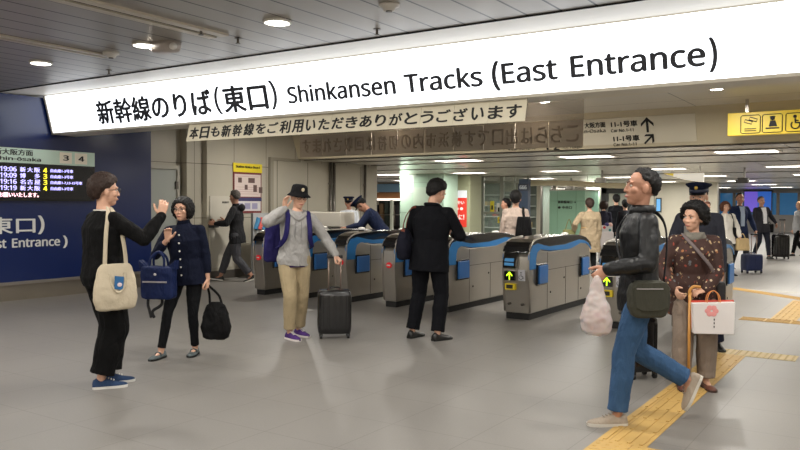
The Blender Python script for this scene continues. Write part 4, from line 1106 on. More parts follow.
# green lift enclosure
Y_ = 29.5
x0, x1 = span(549.5, 585, Y_); zt = PY(567, 190.5, Y_).z
t = thing('lift_enclosure', 'pale green glass lift enclosure with dark direction lettering', 'lift', ((x0+x1)/2, Y_, 0)); h = (x1-x0)/2
obj('glass_wall', box(BM(), -h, h, 0, 1.6, 0, zt), GREENG2, t)
obj('top_rail', box(BM(), -h-.03, h+.03, -.02, 1.62, zt, zt+.05), STEEL, t)
bm = BM()
for x in (-h*.55, h*.5): box(bm, x, x+.015, -.006, 0, 0, zt)
box(bm, -h, h, -.006, 0, 1.62, 1.635)
obj('tile_joint', bm, mat('joint_green', (112,150,126)), t)
pz = lambda v: PY(567, v, Y_).z
px_ = lambda u: PY(u, 205, Y_).x-(x0+x1)/2
write('新幹線南口 →', t, INK, (px_(558),-.01,pz(203.5)), (1,0,0), (0,0,1), px_(576)-px_(558), pz(200.5)-pz(203.5), bold=.02)
write('● 中央口', t, INK, (px_(558),-.01,pz(209)), (1,0,0), (0,0,1), px_(572)-px_(558), pz(206)-pz(209), bold=.02)
x0, x1 = span(585.5, 600, 31.4)
t = thing('glass_side_screen', 'reflective glass screen just right of the green lift enclosure', 'glass screen', ((x0+x1)/2, 31.4, 0)); h = (x1-x0)/2
obj('pane', box(BM(), -h, h, 0, .03, 0, 2.3), mat('glass_grey_green', (164,184,168), rough=.1), t)
obj('post', box(BM(), -h-.03, -h+.03, -.02, .05, 0, 2.35), STEEL, t); obj('post', box(BM(), h-.03, h+.03, -.02, .05, 0, 2.35), STEEL, t)
# dark portal
Y_ = 40
x0, x1 = span(597, 645, Y_); ox_ = (x0+x1)/2
t = thing('dark_portal', 'dark-framed doorway at the back behind the walking commuters', 'doorway', (ox_, Y_, 0)); h = (x1-x0)/2
DP = mat('portal_dark', (52,56,56), rough=.4)
obj('portal_frame', box(box(box(BM(), -h, -h+.5, 0, .4, 0, 2.42), h-.9, h, 0, .4, 0, 2.42), -h, h, 0, .4, 2.1, 2.42), DP, t)
obj('inner_post', box(BM(), -h*.3, -h*.3+.25, .1, .3, 0, 2.1), mat('post_green_grey', (120,136,124)), t)
struct('wall_portal', box(BM(), x0-4, x1+1, 44, 44.2, 0, 2.42), mat('portal_back', (150,152,140), var=.06)).name = 'wall_far_portal'
# beige wall and information screen
Y_ = 33
x0, x1 = span(640, 717, Y_)
struct('wall_back_beige', box(BM(), x0, x1, Y_, Y_+.3, 0, 2.42), panel_mat('wall_far_beige', (206,200,184), (110,104,92), 1.6, x0+.6, None, 0, w=.03, rough=.4, var=.02)).name = 'wall_far_beige'
a = PY(656.5, 211, Y_-.05); b_ = PY(660.5, 199, Y_-.05)
t = thing('wall_screen', 'small blue information screen on the far beige wall', 'screen', ((a.x+b_.x)/2, Y_-.06, a.z))
obj('screen_case', box(BM(), -(b_.x-a.x)/2-.04, (b_.x-a.x)/2+.04, 0, .05, -.05, b_.z-a.z+.05), DP, t); obj('screen_face', box(BM(), -(b_.x-a.x)/2, (b_.x-a.x)/2, -.01, .0, 0, b_.z-a.z), mat('screen_glow_blue', (90,150,200), emit=.8), t)
# far right: grey wall, windows with blue light
Y_ = 47.5
x0, x1 = span(712, 830, Y_)
zs, zt = PY(750, 214.5, Y_).z, PY(750, 193, Y_).z
struct('wall_far', box(box(BM(), x0, XR, Y_, Y_+.2, 0, zs), x0, XR, Y_, Y_+.2, zt, 2.42), mat('wall_far_grey', (138,134,130), rough=.5, var=.03))
w = struct('window_1', box(BM(), x0, XR, Y_+.05, Y_+.1, zs, zt), mat('window_blue_dusk', (40,96,140), rough=.1, var=.25, vscale=.8, emit=.45))
for u in (716, 734, 747, 759, 778, 799, 812):
    x = PY(u, 205, Y_).x; struct('window_frame', box(BM(), x-.08, x+.08, Y_-.02, Y_+.12, zs, zt), STEELD, w)
t = thing('wall_advert_screen', 'violet and blue lit advertising screen at the far window', 'screen', (PY(758,205,Y_).x, Y_-.15, zs+.15))
obj('screen_case', box(BM(), -.75,.75,0,.1,-.04,1.22), DP, t); obj('screen_face', box(BM(), -.7,.0,-.01,0,0,1.16), mat('screen_violet', (110,90,200), emit=.7), t); obj('screen_face', box(BM(), .0,.7,-.01,0,0,1.16), mat('screen_blue2', (50,100,190), emit=.6), t)
x0b = PY(716.5,205,Y_-1).x
struct('wall_far_pier', box(BM(), x0b-2.2, x0b, Y_-1.2, Y_, 0, 2.42), CR_W).name = 'wall_far_pier'
struct('wall_front', box(BM(), -34, XR, YF-.2, YF, 0, 2.42), CR_W).name = 'wall_far_end'

# hanging things under the low ceiling
CAMG = mat('cctv_grey', (120,116,108), rough=.4)
def cctv(u, v, dist, lab, dark=False):
    p = CAMP+ray(u, v)*dist; 
    t = thing('ceiling_security_camera', lab, 'camera', (p.x, p.y, 2.42)); dz = p.z-2.42
    obj('bracket', cyl(BM(), (0,0,dz), (0,0,0), .025), CAMG, t)
    obj('housing', box(BM(), -.16, .1, -.08, .08, dz-.08, dz+.06), mat('cctv_dark', (44,42,40), rough=.4) if dark else CAMG, t, bevel=.02)
    obj('lens', cyl(BM(), (-.2,-.03,dz-.04), (-.14,-.02,dz-.03), .04), DARK, t)
cctv(602, 180, 21, 'grey security camera hanging above the trench-coat woman')
cctv(744.5, 180, 19, 'dark security camera hanging above the couple on the right', True)
cctv(571, 187.5, 27, 'small white camera dome above the lift enclosure')
t = thing('curved_tube', 'long cream tube curving across under the low ceiling', 'duct', (PY(565,180,24).x, 24, 2.1))  # curved cream tube with a grey box at one end
bm = BM(); tube(bm, spline([(-1.9,0,.02),(-1.0,-.1,.09),(0,-.1,.08),(1.4,0,.0),(2.0,.1,-.02)],6), .09, 12); obj('tube_body', bm, mat('tube_cream', (216,204,172), rough=.35), t, smooth=True)
for x in (-1.2,.8): obj('hanger', cyl(BM(), (x,-.05,.1), (x,-.05,.32), .015), STEEL, t)
obj('end_box', box(BM(), -2.1, -1.6, -.2, .2, -.2, .1), mat('end_box_grey', (160,152,136), rough=.4), t, bevel=.03)
a = PY(664, 183, 19.5); b_ = PY(704, 173, 19.5)
t = thing('hanging_lightbox', 'white hanging lightbox with a yellow end above the station guard', 'sign', ((a.x+b_.x)/2, 19.5, a.z)); h = (b_.x-a.x)/2; hh = b_.z-a.z
obj('lightbox_face', prism(BM(), [(-h,hh),(h,hh),(h,0),(h*.0,hh*.35)], 'y', -.04, .04), mat('lightbox_white', (240,234,220), emit=.55), t)
obj('yellow_end', prism(BM(), [(-h,hh),(-h*.5,hh),(-h*.5,hh*.72)], 'y', -.045, .045), mat('lightbox_yellow', (236,205,70), emit=.4), t)
for x in (-h*.6, h*.8): obj('hanger', cyl(BM(), (x,0,hh), (x,0,2.42-a.z), .012), STEEL, t)
# ------------------------------------------------------------------ people in the hall
def LB(I, p): return I['M'] @ V(p)      # person-local to world
def bag_thing(I, base, name, label, cat):
    w = I['M'] @ V(base); t = thing(name, label, cat, w, I['rz']); b0 = V(base)
    return t, (lambda p: V(p)-b0)
def rounded_box(bm, c, hx, hy, hz, taper=1.0, n=24, pw=.45):
    c = V(c); R = []
    for z, k in ((-1,.82),(-.93,.96),(-.7,1),(0,1),(.7,1),(.93,.96),(1,.84)):
        tt = 1+(taper-1)*(z+1)/2
        R.append((c+V((0,0,z*hz)), V((hx*k*tt,0,0)), V((0,hy*k*tt,0))))
    loft(bm, R, n, pw); return bm
BLACKC = cloth('knit_black', (12,12,13)); BLKT = cloth('trousers_black', (10,10,11))
NAVY = cloth('linen_navy', (15,20,38)); DENIMB = cloth('denim_black', (20,21,24))
CANVAS = cloth('canvas_cream', (190,178,156), bump=.35, bscale=60, folds=False)
RUBW = mat('rubber_white', (205,203,198), rough=.6); LACE = mat('lace_white', (225,222,214), rough=.7)

# 1 -- man in black with the canvas tote
I = person('man in a loose black top and trousers, back turned, waving, cream tote on his shoulder',
   GD(103, 6.05), facing(.7,.71), h=1.67, torso=(.02,0,0), head=(.2,-.02,0), footL=(-.05,.07,0,.3,0), footR=(.08,-.06,0,.35,0), w=1.16,
   handR=((.3,.36,1.40), (.35,-.3,-1), (-.05,.2,1), (-.9,.5,.1)), handL=((-.2,.06,.84), (-.4,-1,-.3), (0,.1,-1), (1,0,0)), curls=(.5,.4),
   hair='mop', hairm=HBROWN, glasses=True, top=dict(m=BLACKC, hem=-.1, ease=.042, chest=.016, armr=.012, cuffr=.035, disp=.016, name='black_top'),
   pants=dict(m=BLKT, ease=.045, cuff=.098, knee=.088, hem=.93), shoes=dict(up=cloth('sneaker_navy', (44,62,92)), sole=RUBW, laces=LACE, top=.085), seed=4)
obj('neck_edge', tube(BM(), [I['T'](.077*cos(a), -.008+.07*sin(a), .505) for a in [2*pi*i/24 for i in range(24)]], .007, 6, closed=True), mat('neck_white', (220,216,208)), I['root'], smooth=True)
s = I['s']
t, q = bag_thing(I, (.235,-.01,.80), 'tote_bag', 'cream canvas tote bag with a small blue print hanging on the black-clad man’s hip', 'tote bag')
bm = BM(); R = []
for z, hx_, hy_ in ((-.17,.03,.13),(-.155,.045,.155),(-.08,.055,.175),(.02,.05,.168),(.1,.035,.155),(.16,.02,.135),(.19,.012,.11)):
    R.append((V((.0,0,z)), V((hx_,0,0)), V((0,hy_,0))))
loft(bm, R, 26, .7)
o = link('bag_body', remeshed(bm, .008, 1, disp=.012, dscale=.07), t, CANVAS)
for sy in (-.085, .085):
    bm = BM(); tube(bm, spline([(-.0,sy,.15), (.0,sy*.95,.25), (-.02,sy*.75,.42), (-.04,sy*.5,.53), (-.085,sy*.2,.6), (-.13,0,.625) if sy < 0 else (-.12,.03,.62)], 5), .017, 8, flat=.22, ref=(1,0,.2)); obj('strap', bm, CANVAS, t, smooth=True)
bm = BM(); tube(bm, spline([(.03,-.06,.12),(.05,-.045,.02),(.062,0,-.03),(.055,.045,.02),(.035,.06,.12)],5), .01, 8, flat=.4, ref=(1,0,0)); obj('carry_handle', bm, CANVAS, t, smooth=True)
bm = BM(); prism(bm, [(-.035,.0),(.03,-.012),(.04,.09),(-.03,.1)], 'x', .052, .062); pr = obj('blue_print', bm, mat('print_blue', (40,98,150), rough=.7), t); 
bm = BM(); ellip(bm, (.062,.005,.03), (.004,.02,.016)); obj('pale_blot', bm, mat('print_palepink', (220,200,205)), pr, smooth=True)

# 2 -- woman in navy shirt
I = person('smiling woman with a black bob and glasses in a navy button shirt, one hand raised',
   GD(184, 7.25), facing(-.12,-1), h=1.52, torso=(.06,.05,0), head=(.1,-.02,-.06), footL=(-.1+.02,-.1,0,-.1,0), footR=(.2,.14,0,.15,0), wfem=True, w=1.1, pelvis=(-.04,.02),
   handR=((.1,.2,1.27), (.7,-.1,-1), (-.15,.2,1), (-.5,1,.1)), handL=((-.27,.0,.80), (-.5,-1,0), (0,0,-1), (1,0,0)), curls=(.8,.45),
   hair='bob', glasses=True, top=dict(m=NAVY, hem=-.14, ease=.035, flare=.012, armr=.008, chest=.01, name='navy_shirt', sl=.6, cuffr=.045, collar=NAVY, disp=.014),
   pants=dict(m=DENIMB, ease=.006, cuff=.045, knee=.052, hem=.95), shoes=dict(up=mat('shoe_greygreen', (70,80,82), rough=.45), sole=mat('rubber_black', (15,15,15)), low=True, top=.05, strap=mat('strap_greygreen', (70,80,82))), seed=9)
s = I['s']
for k in range(6): bm = BM(); ellip(bm, I['T'](.0,.155 if k not in (0,) else .14,.4-.085*k), (.009,.005,.009)); obj('button', bm, mat('button_white', (214,212,206), rough=.3), I['root'], smooth=True)
e = I['elb'][1]; wv = I['wr'][1]; mid = e*.55+wv*.45
t, q = bag_thing(I, (.13, .27, mid.z-.44), 'backpack', 'navy rucksack hanging from the raised forearm of the woman in the navy shirt', 'backpack')
NYN = cloth('nylon_navy', (22,34,72), rough=.5); WEB = mat('webbing_black', (20,20,24), rough=.8)
bm = BM(); rounded_box(bm, (0,0,.13), .16, .08, .15, .98); o = link('bag_body', remeshed(bm, .008, 1, disp=.01, dscale=.06), t, NYN)
for sx in (-1,1): bm = BM(); prism(bm, [(sx*.1,.24),(sx*.17,.25),(sx*.175,.34),(sx*.12,.29)], 'y', -.05, .05); obj('side_wing', bm, NYN, t, bevel=.008)
for yy in (-.05,.05): bm = BM(); tube(bm, spline([(-.07,yy,.27),(-.06,yy*.6,.36),(0,yy*.2,.41),(.06,yy*.6,.36),(.07,yy,.27)],5), .012, 8, flat=.45, ref=(0,1,0)); obj('handle', bm, NYN, t, smooth=True)
bm = BM(); box(bm, -.11,.12,.078,.088,.135,.148); obj('zip', bm, mat('zip_silver', (176,172,176), rough=.3, metal=.6), t)
bm = BM(); ellip(bm, (0,.082,.21), (.014,.006,.012)); obj('badge', bm, mat('badge_silver', (190,188,190)), t, smooth=True)
for x0_, x1_ in ((.11,.08),(-.02,.05)): bm = BM(); tube(bm, spline([(x0_,-.02,.0),(x0_+.01,-.03,-.08),(x1_+.02,-.02,-.14),(x1_,-.01,-.2)],5), .014, 8, flat=.3, ref=(0,1,0)); obj('shoulder_strap', bm, WEB, t, smooth=True)
wl_ = I['wr'][0]
t, q = bag_thing(I, (wl_.x-.07, wl_.y-.03, .16), 'shopping_bag', 'slack black cloth bag hanging low beside the woman in the navy shirt', 'bag')
BKN = cloth('nylon_black', (17,17,19), rough=.6)
bm = BM(); R = [(V((.0,0,z)), V((a,0,0)), V((0,b_,0))) for z, a, b_ in ((0,.09,.03),(.02,.13,.05),(.12,.15,.06),(.25,.125,.045),(.33,.09,.02),(.36,.05,.012))]
loft(bm, R, 24, .7); link('bag_body', remeshed(bm, .008, 1, disp=.02, dscale=.08), t, BKN)
zt = wl_.z-.06-.16
for sx in (-1,1): bm = BM(); tube(bm, spline([(sx*.06,0,.33),(sx*.045+.02,0,.33+(zt-.33)*.5),(.07+sx*.006,.03,zt)],5), .012, 8, flat=.35, ref=(0,1,0)); obj('strap', bm, BKN, t, smooth=True)

# 3 -- walking man far left
I = person('man in a dark hooded jacket striding left past the poster, looking away',
   GD(237, 14.3), facing(-1,.12), h=1.76, lod=1, torso=(.06,0,0), head=(.5,.05,0), footL=(-.08,-.30,.03,0,.35), footR=(.08,.34,0,0,-.12),
   handL=((-.2,.34,1.06), (-.5,-1,-.3), (0,1,.1), (1,0,-.2)), handR=((.2,.3,1.08), (.5,-1,-.3), (0,1,.1), (-1,0,0)),
   hair='cropped', hairm=HGREY, skin=SKIN2, top=dict(m=cloth('jacket_charcoal', (36,36,38)), hem=-.18, ease=.03, armr=.012, flare=.015, name='hooded_jacket', disp=.015, collar=cloth('jacket_charcoal', (36,36,38))),
   pants=dict(m=cloth('denim_grey', (70,70,74)), ease=.02, cuff=.07, hem=.86), shoes=dict(up=mat('shoe_black', (20,20,20), rough=.4), sole=mat('sole_white', (220,216,206)), low=True))
bm = BM(); ellip(bm, I['T'](0,-.12,.47), (.1,.06,.07)); obj('hood', bm, cloth('jacket_charcoal', (36,36,38)), I['root'], smooth=True)
t, q = bag_thing(I, (-.05,.40,1.0), 'black_box', 'flat black case held out in front of the man in the hooded jacket', 'case')
obj('case_body', box(BM(), -.12,.14,-.02,.1,0,.07), mat('case_black2', (16,16,18), rough=.5), t, bevel=.01); obj('phone', box(BM(), -.1,-.03,.06,.075,.07,.17), mat('phone_black', (12,12,14), rough=.2), t)

# 4 -- young man with bucket hat
HOOD = cloth('marl_grey', (158,156,154), bump=.9); PURP = cloth('purple', (72,46,106)); BPK = cloth('nylon_indigo', (34,30,84), rough=.6)
I = person('young man in a grey hoodie and black bucket hat, hand cupped to his ear',
   GD(294, 8.25), facing(.22,-1), h=1.65, torso=(.03,-.07,0), twist=-.1, head=(-.15,.05,-.02), footL=(-.07,-.16,0,-.5,0), footR=(.05,.06,0,-.5,0), pelvis=(0,.0),
   handR=((.12,.16,1.47), (1,.15,-.9), (-.1,.05,1), (-.7,.6,.1)), handL=((-.46,.1,.94), (-.4,-1,-.2), (-.4,.2,-.5), (.3,-.3,-1)), curls=(1.1,.35),
   hair='cropped', glasses=True, top=dict(m=HOOD, hem=-.1, ease=.035, armr=.014, name='hoodie', disp=.02, cuffr=.036), hat=hat_bucket(cloth('hat_black', (20,20,22))),
   pants=dict(m=cloth('cotton_khaki', (164,148,118)), ease=.02, cuff=.07, knee=.066, hem=.93), shoes=dict(up=PURP, sole=mat('sole_cream', (214,208,204)), laces=LACE, top=.085))
T = I['T']
bm = BM(); ellip(bm, T(0,-.1,.47), (.12,.07,.07)); tube(bm, spline([T(-.1,-.04,.5), T(-.07,.07,.47), T(0,.115,.42), T(.07,.07,.47), T(.1,-.04,.5)],5), .024, 8); obj('hood', bm, HOOD, I['root'], smooth=True)
bm = BM(); loft(bm, [(T(0,0,-.12), V((.165,0,0)), V((0,.125,0))), (T(0,0,-.07), V((.165,0,0)), V((0,.125,0)))], 22); obj('purple_hem', bm, PURP, I['root'], smooth=True)
for sx in (-.03,.03): bm = BM(); tube(bm, [T(sx,.128,.4), T(sx*1.1,.15,.3), T(sx*1.2,.15,.22)], .004, 6); obj('drawstring', bm, mat('cord_grey', (120,118,120)), I['root'])
bk = T(0,-.2,.25)
t, q = bag_thing(I, (bk.x+.1, bk.y, bk.z-.26), 'backpack', 'indigo rucksack worn on the back of the man in the bucket hat', 'backpack')
bm = BM(); rounded_box(bm, (.04,0,.2), .185, .09, .26, .8); link('bag_body', remeshed(bm, .009, 1, disp=.012, dscale=.08), t, BPK)
for sx in (-1,1):
    bm = BM(); P_ = [T(sx*.11,-.13,.4), T(sx*.12,-.07,.5), T(sx*.115,.05,.49), T(sx*.125,.135,.36), T(sx*.14,.15,.22), T(sx*.18,.08,.12), T(sx*.18,-.1,.08)]
    tube(bm, spline([q(p) for p in P_],5), .026, 8, flat=.28, ref=(0,1,.4)); obj('shoulder_strap', bm, BPK, t, smooth=True)
# suitcase
def suitcase(label, loc, rz, w=.36, d=.22, h=.5, wheels=.05, handle=.45, mt=None, ribs=5, group=None):
    t = thing('suitcase', label, 'suitcase', loc, rz, group)
    mt = mt or mat('shell_black', (16,16,18), rough=.22, coat=.4)
    bm = BM(); rounded_box(bm, (0,0,wheels+h/2), w/2, d/2, h/2, n=28, pw=.35); sh_ = obj('shell', bm, mt, t, smooth=True)
    md = sh_.modifiers.new('b','EDGE_SPLIT'); md.split_angle = RAD(50)
    for i in range(ribs):
        x = -w*.36+w*.72*i/(ribs-1)
        for sy in (-1,1): obj('rib', box(BM(), x-.011, x+.011, sy*d/2-.006, sy*d/2+.006, wheels+h*.1, wheels+h*.9), mt, t, bevel=.004)
    for sx in (-1,1):
        for sy in (-1,1):
            wh = obj('wheel', cyl(BM(), (sx*w*.4-.012, sy*d*.36, .024), (sx*w*.4+.012, sy*d*.36, .024), .024, n=14), mat('wheel_dark', (26,26,28)), t)
            obj('wheel_fork', box(BM(), sx*w*.4-.018, sx*w*.4+.018, sy*d*.36-.014, sy*d*.36+.014, .03, wheels+.03), mt, wh)
    if handle:
        for sx in (-1,1): obj('handle_tube', cyl(BM(), (sx*.065, -d*.25, wheels+h-.02), (sx*.065, -d*.25, wheels+h+handle), .009, n=10), mat('tube_grey', (150,132,122), rough=.3, metal=.7), t, smooth=True)
        obj('grip', box(BM(), -.085,.085,-d*.25-.018,-d*.25+.018, wheels+h+handle-.01, wheels+h+handle+.025), mat('grip_black', (18,18,20), rough=.5), t, bevel=.008)
    obj('top_handle', tube(BM(), spline([(-.07,0,wheels+h-.005),(-.05,0,wheels+h+.025),(.05,0,wheels+h+.025),(.07,0,wheels+h-.005)],4), .01, 8), mt, t, smooth=True)
    return t
g = LB(I, I['wr'][0]); 
sl = GD(334.5, 8.32)
suitcase('glossy black ribbed suitcase with raised handle beside the man in the bucket hat', sl, YAW+.15, w=.37, d=.24, h=.47, wheels=.05, handle=.36)

# 5 -- man in the dark suit
SUIT = cloth('suit_black', (13,14,19), bump=.5); SUITP = cloth('suit_trousers', (13,14,19), bump=.5)
I = person('man in a black suit seen from behind, head bowed, facing the gates',
   GD(430, 8.25), facing(.3,1), h=1.73, torso=(.03,.05,0), head=(.55,.4,0), footL=(-.19,-.0,0,.35,0), footR=(.11,-.08,0,.6,0), pelvis=(.0,.0), w=1.16,
   handR=((.2,.28,1.12), (.8,-1,-.4), (-.4,.9,.2), (-.6,-.2,.6)), handL=((-.1,.3,1.15), (-.9,-.8,-.6), (.5,.8,.2), (.5,-.2,.6)),
   hair='short', top=dict(m=SUIT, hem=-.2, ease=.03, flare=.02, armr=.012, chest=.012, name='suit_jacket', cuffr=.036, disp=.01), 
   pants=dict(m=SUITP, ease=.024, cuff=.075, knee=.066, hem=.98), seed=2)
T = I['T']
bm = BM(); loft(bm, [(T(0,-.01,.5), V((.072,0,0)), V((0,.068,0))), (T(0,-.01,.535), V((.064,0,0)), V((0,.062,0)))], 18); obj('shirt_collar', bm, mat('shirt_white', (220,220,224)), I['root'], smooth=True)
bm = BM(); tube(bm, spline([T(-.08,.03,.5), T(-.07,-.06,.515), T(0,-.085,.52), T(.07,-.06,.515), T(.08,.03,.5)],5), .018, 8, flat=.5, ref=(0,1,0)); obj('jacket_collar', bm, SUIT, I['root'], smooth=True)
t, q = bag_thing(I, (-.27,-.04,.86), 'shoulder_bag', 'dark shoulder bag with brown straps on the suited man’s left shoulder', 'bag')
bm = BM(); R = [(V((0,0,z)), V((a,0,0)), V((0,b_,0))) for z, a, b_ in ((0,.05,.12),(.02,.07,.15),(.12,.085,.165),(.24,.07,.14),(.31,.045,.09),(.34,.02,.05))]
loft(bm, R, 24, .75); link('bag_body', remeshed(bm, .008, 1, disp=.012, dscale=.08), t, cloth('bag_navy_black', (22,23,34)))
BRN = mat('leather_brown', (112,52,36), rough=.5)
for yy in (-.06,.06): bm = BM(); tube(bm, spline([(.0,yy,.29),(.0,yy*.95,.38),(.03,yy*.8,.48),(.08,yy*.4,.555),(.12,0,.57)],5), .012, 8, flat=.4, ref=(1,0,0)); obj('strap', bm, BRN, t, smooth=True)
bm = BM(); box(bm, -.02,.02,-.09,-.05,.26,.33); obj('strap_patch', bm, BRN, t)

# 6 -- man in the leather jacket
LEA = mat('leather_jacket', (17,18,20), rough=.42, bump=.4, bscale=11, var=.1, spec=.35, folds=True); JEAN = cloth('denim_blue', (56,84,118), bump=.8, bscale=14)
I = person('man in a black leather jacket and blue jeans striding left, rear heel lifted',
   GD(637, 5.1), facing(-1,-.04), h=1.70, torso=(.0,0,0), head=(.06,-.12,0), footL=(-.07,.14,0,0,0), footR=(.09,-.40,.19,.05,1.15), pelvis=(0,-.02),
   handL=((-.2,.26,1.06), (-.35,-1,-.2), (.1,.75,-.6), (.8,0,-.3)), handR=((.26,-.12,.84), (.3,-1,0), (0,-.1,-1), (-1,.1,0)), curls=(1.1,.5),
   hair='cropped', hairm=HBLACK, skin=SKIN2, top=dict(m=LEA, hem=-.17, ease=.022, flare=.008, armr=.014, chest=.0, name='leather_jacket', cuffr=.04, disp=.018),
   pants=dict(m=JEAN, ease=.014, cuff=.07, knee=.066, hem=.97, name='jeans'), shoes=dict(up=cloth('canvas_taupe', (158,146,132)), sole=mat('sole_offwhite', (196,190,180)), laces=mat('lace_taupe', (130,118,106)), top=.08), seed=6)
T = I['T']
bm = BM(); loft(bm, [(T(0,-.01,.49), V((.09,0,0)), V((0,.085,0))), (T(0,-.02,.53), V((.086,0,0)), V((0,.085,0))), (T(0,-.02,.55), V((.07,0,0)), V((0,.07,0)))], 20); obj('jacket_collar', bm, LEA, I['root'], smooth=True)
wv = I['wr'][0]
t, q = bag_thing(I, (wv.x+.0, wv.y+.07, wv.z-.42), 'plastic_bag', 'translucent white plastic bag hanging from the leather-jacketed man’s hand', 'plastic bag')
PLB, N, L, b = nodes('bag_film', .35); b.inputs['Base Color'].default_value = (*srgb((204,192,190)),1); b.inputs['Alpha'].default_value = .72; b.inputs['Subsurface Weight'].default_value = .2
bm = BM(); R = [(V((0,0,z)), V((a,0,0)), V((0,b_,0))) for z, a, b_ in ((0,.05,.05),(.02,.08,.085),(.1,.085,.1),(.18,.072,.08),(.27,.048,.05),(.34,.028,.03),(.38,.012,.015))]
loft(bm, R, 24, .8); link('bag_film', remeshed(bm, .008, 1, disp=.025, dscale=.06), t, PLB)
bm = BM(); ellip(bm, (0,0,.09), (.055,.065,.07)); obj('wrapped_contents', bm, mat('contents_rose', (190,120,118), rough=.6), t, smooth=True)
t, q = bag_thing(I, (-.225,.0,.74), 'messenger_bag', 'olive-grey crossbody bag on the hip of the man in the leather jacket', 'bag')
OLV = cloth('nylon_olive', (62,62,54), rough=.6, bump=.3)
bm = BM(); R = [(V((0,0,z)), V((a,0,0)), V((0,b_,0))) for z, a, b_ in ((0,.03,.08),(.015,.05,.11),(.07,.058,.13),(.15,.058,.135),(.21,.05,.12),(.24,.03,.09))]
loft(bm, R, 26, .5); link('bag_body', remeshed(bm, .008, 1, disp=.01, dscale=.07), t, OLV)
bm = BM(); prism(bm, [(-.1,.07),(-.06,.05),(.06,.05),(.1,.07),(.118,.2),(.09,.235),(-.09,.235),(-.118,.2)], 'x', -.066, -.052); fl = obj('flap', bm, OLV, t, bevel=.006)
obj('zip', box(BM(), -.0735,-.067,-.07,.1,.19,.196), mat('zip_silver', (176,172,176), rough=.3, metal=.6), fl)
bm = BM(); P_ = [V((-.225,-.1,.97)), T(-.17,-.12,.3), T(-.07,-.13,.45), T(.06,-.08,.52), T(.1,.03,.5), T(.03,.15,.36), T(-.12,.16,.15), V((-.225,.1,.97))]
tube(bm, spline([q(p) for p in P_],6), .013, 8, flat=.25, ref=(0,1,.2)); obj('shoulder_strap', bm, mat('webbing_black', (20,20,24)), t, smooth=True)

# 7 -- old woman
PAT, N, L, b = nodes('patterned_brown', .8)
tc = N.new('ShaderNodeTexCoord'); vo = N.new('ShaderNodeTexVoronoi'); vo.inputs['Scale'].default_value = 26; L.new(tc.outputs['Object'], vo.inputs['Vector'])
mk = mnode(N, L, 'LESS_THAN', vo.outputs['Distance'], .3)
n3 = N.new('ShaderNodeTexNoise'); n3.inputs['Scale'].default_value = 38; L.new(tc.outputs['Object'], n3.inputs['Vector'])
mk = mnode(N, L, 'MULTIPLY', mk, mnode(N, L, 'GREATER_THAN', n3.outputs['Fac'], .46))
cr_ = N.new('ShaderNodeValToRGB'); cr_.color_ramp.interpolation = 'CONSTANT'; el = cr_.color_ramp.elements
sp = N.new('ShaderNodeSeparateColor'); L.new(vo.outputs['Color'], sp.inputs[0]); L.new(sp.outputs[0], cr_.inputs[0])
for i, (p, c) in enumerate(((0,(176,150,112)),(.3,(140,62,48)),(.5,(96,100,104)),(.7,(190,170,140)),(.85,(150,96,56)))):
    e_ = el[i] if i < 2 else el.new(p); e_.position = p; e_.color = (*srgb(c), 1)
L.new(mixc(N, L, mk, (58,34,28), cr_.outputs[0]), b.inputs['Base Color'])
I = person('old woman with short curly black hair in a patterned brown jacket, looking to the left',
   GD(694, 6.2), facing(-.12,-1), h=1.47, torso=(.04,0,0), head=(.85,.0,0), footL=(-.1,.12,0,-.1,0), footR=(.13,.16,0,.1,0), wfem=True, w=1.12,
   handL=((-.06,.235,.93), (-1,-.6,-.5), (1,.25,-.1), (0,-.4,-1)), handR=((.2,.16,.92), (1,-.8,-.2), (-.1,.8,-.4), (-1,0,0)), curls=(.5,.5),
   hair='curly', top=dict(m=PAT, hem=-.26, ease=.045, flare=.012, armr=.022, chest=.012, name='patterned_jacket', cuffr=.04, disp=.012),
   pants=dict(m=cloth('trousers_taupe', (132,118,106)), ease=.03, cuff=.085, knee=.08, hem=.97), shoes=dict(up=mat('shoe_brown', (96,54,40), rough=.5), sole=mat('sole_brown', (60,40,32)), low=True, top=.06), seed=5)
T = I['T']; wv = I['wr'][0]
SCF = cloth('scarf_mottled', (116,112,104)); 
bm = BM(); loft(bm, [(T(0,-.005,.455), V((.1,0,0)), V((0,.095,0))), (T(0,.0,.49), V((.095,0,0)), V((0,.09,0))), (T(0,0,.53), V((.075,0,0)), V((0,.07,0)))], 20); link('scarf', remeshed(bm, .009, 1, disp=.02, dscale=.04), I['root'], SCF)
t, q = bag_thing(I, (wv.x-.035, wv.y+.05, wv.z-.33), 'paper_bag', 'white paper carrier bag with a pink flower print held by the old woman', 'paper bag')
PB = mat('paper_white', (218,212,210), rough=.6, bump=.15, bscale=12); PBR = mat('paper_red', (206,70,52), rough=.6)
obj('bag_front', prism(BM(), [(-.15,0),(.15,0),(.16,.235),(-.155,.25)], 'y', -.02, .05), PB, t, bevel=.004)
obj('red_lining', prism(BM(), [(-.165,.015),(.15,.02),(.175,.25),(-.165,.26)], 'y', -.035, -.021), PBR, t)
PK = mat('print_pink', (226,150,148), rough=.6)
fl = obj('flower_print', BM(), PK, t); bm = BM()
for a in range(6):
    c = V((.02+.03*cos(a*pi/3), .051, .18+.027*sin(a*pi/3))); ellip(bm, c, (.023,.002,.02), None, 10, 6)
bm.to_mesh(fl.data); bm.free()
for k in range(3): obj('print_mark', box(BM(), -.004,.004,.05,.0515,.05+.028*k,.065+.028*k), INK, t)
for yy in (.03,-.01): bm = BM(); tube(bm, spline([(-.05,yy,.235),(-.04,yy,.30),(.0,.012,.335),(.04,yy,.30),(.05,yy,.235)],5), .004, 6); obj('handle', bm, mat('cord_orange', (206,130,70)), t, smooth=True)
cx = wv.x+.13; cy = wv.y+.02
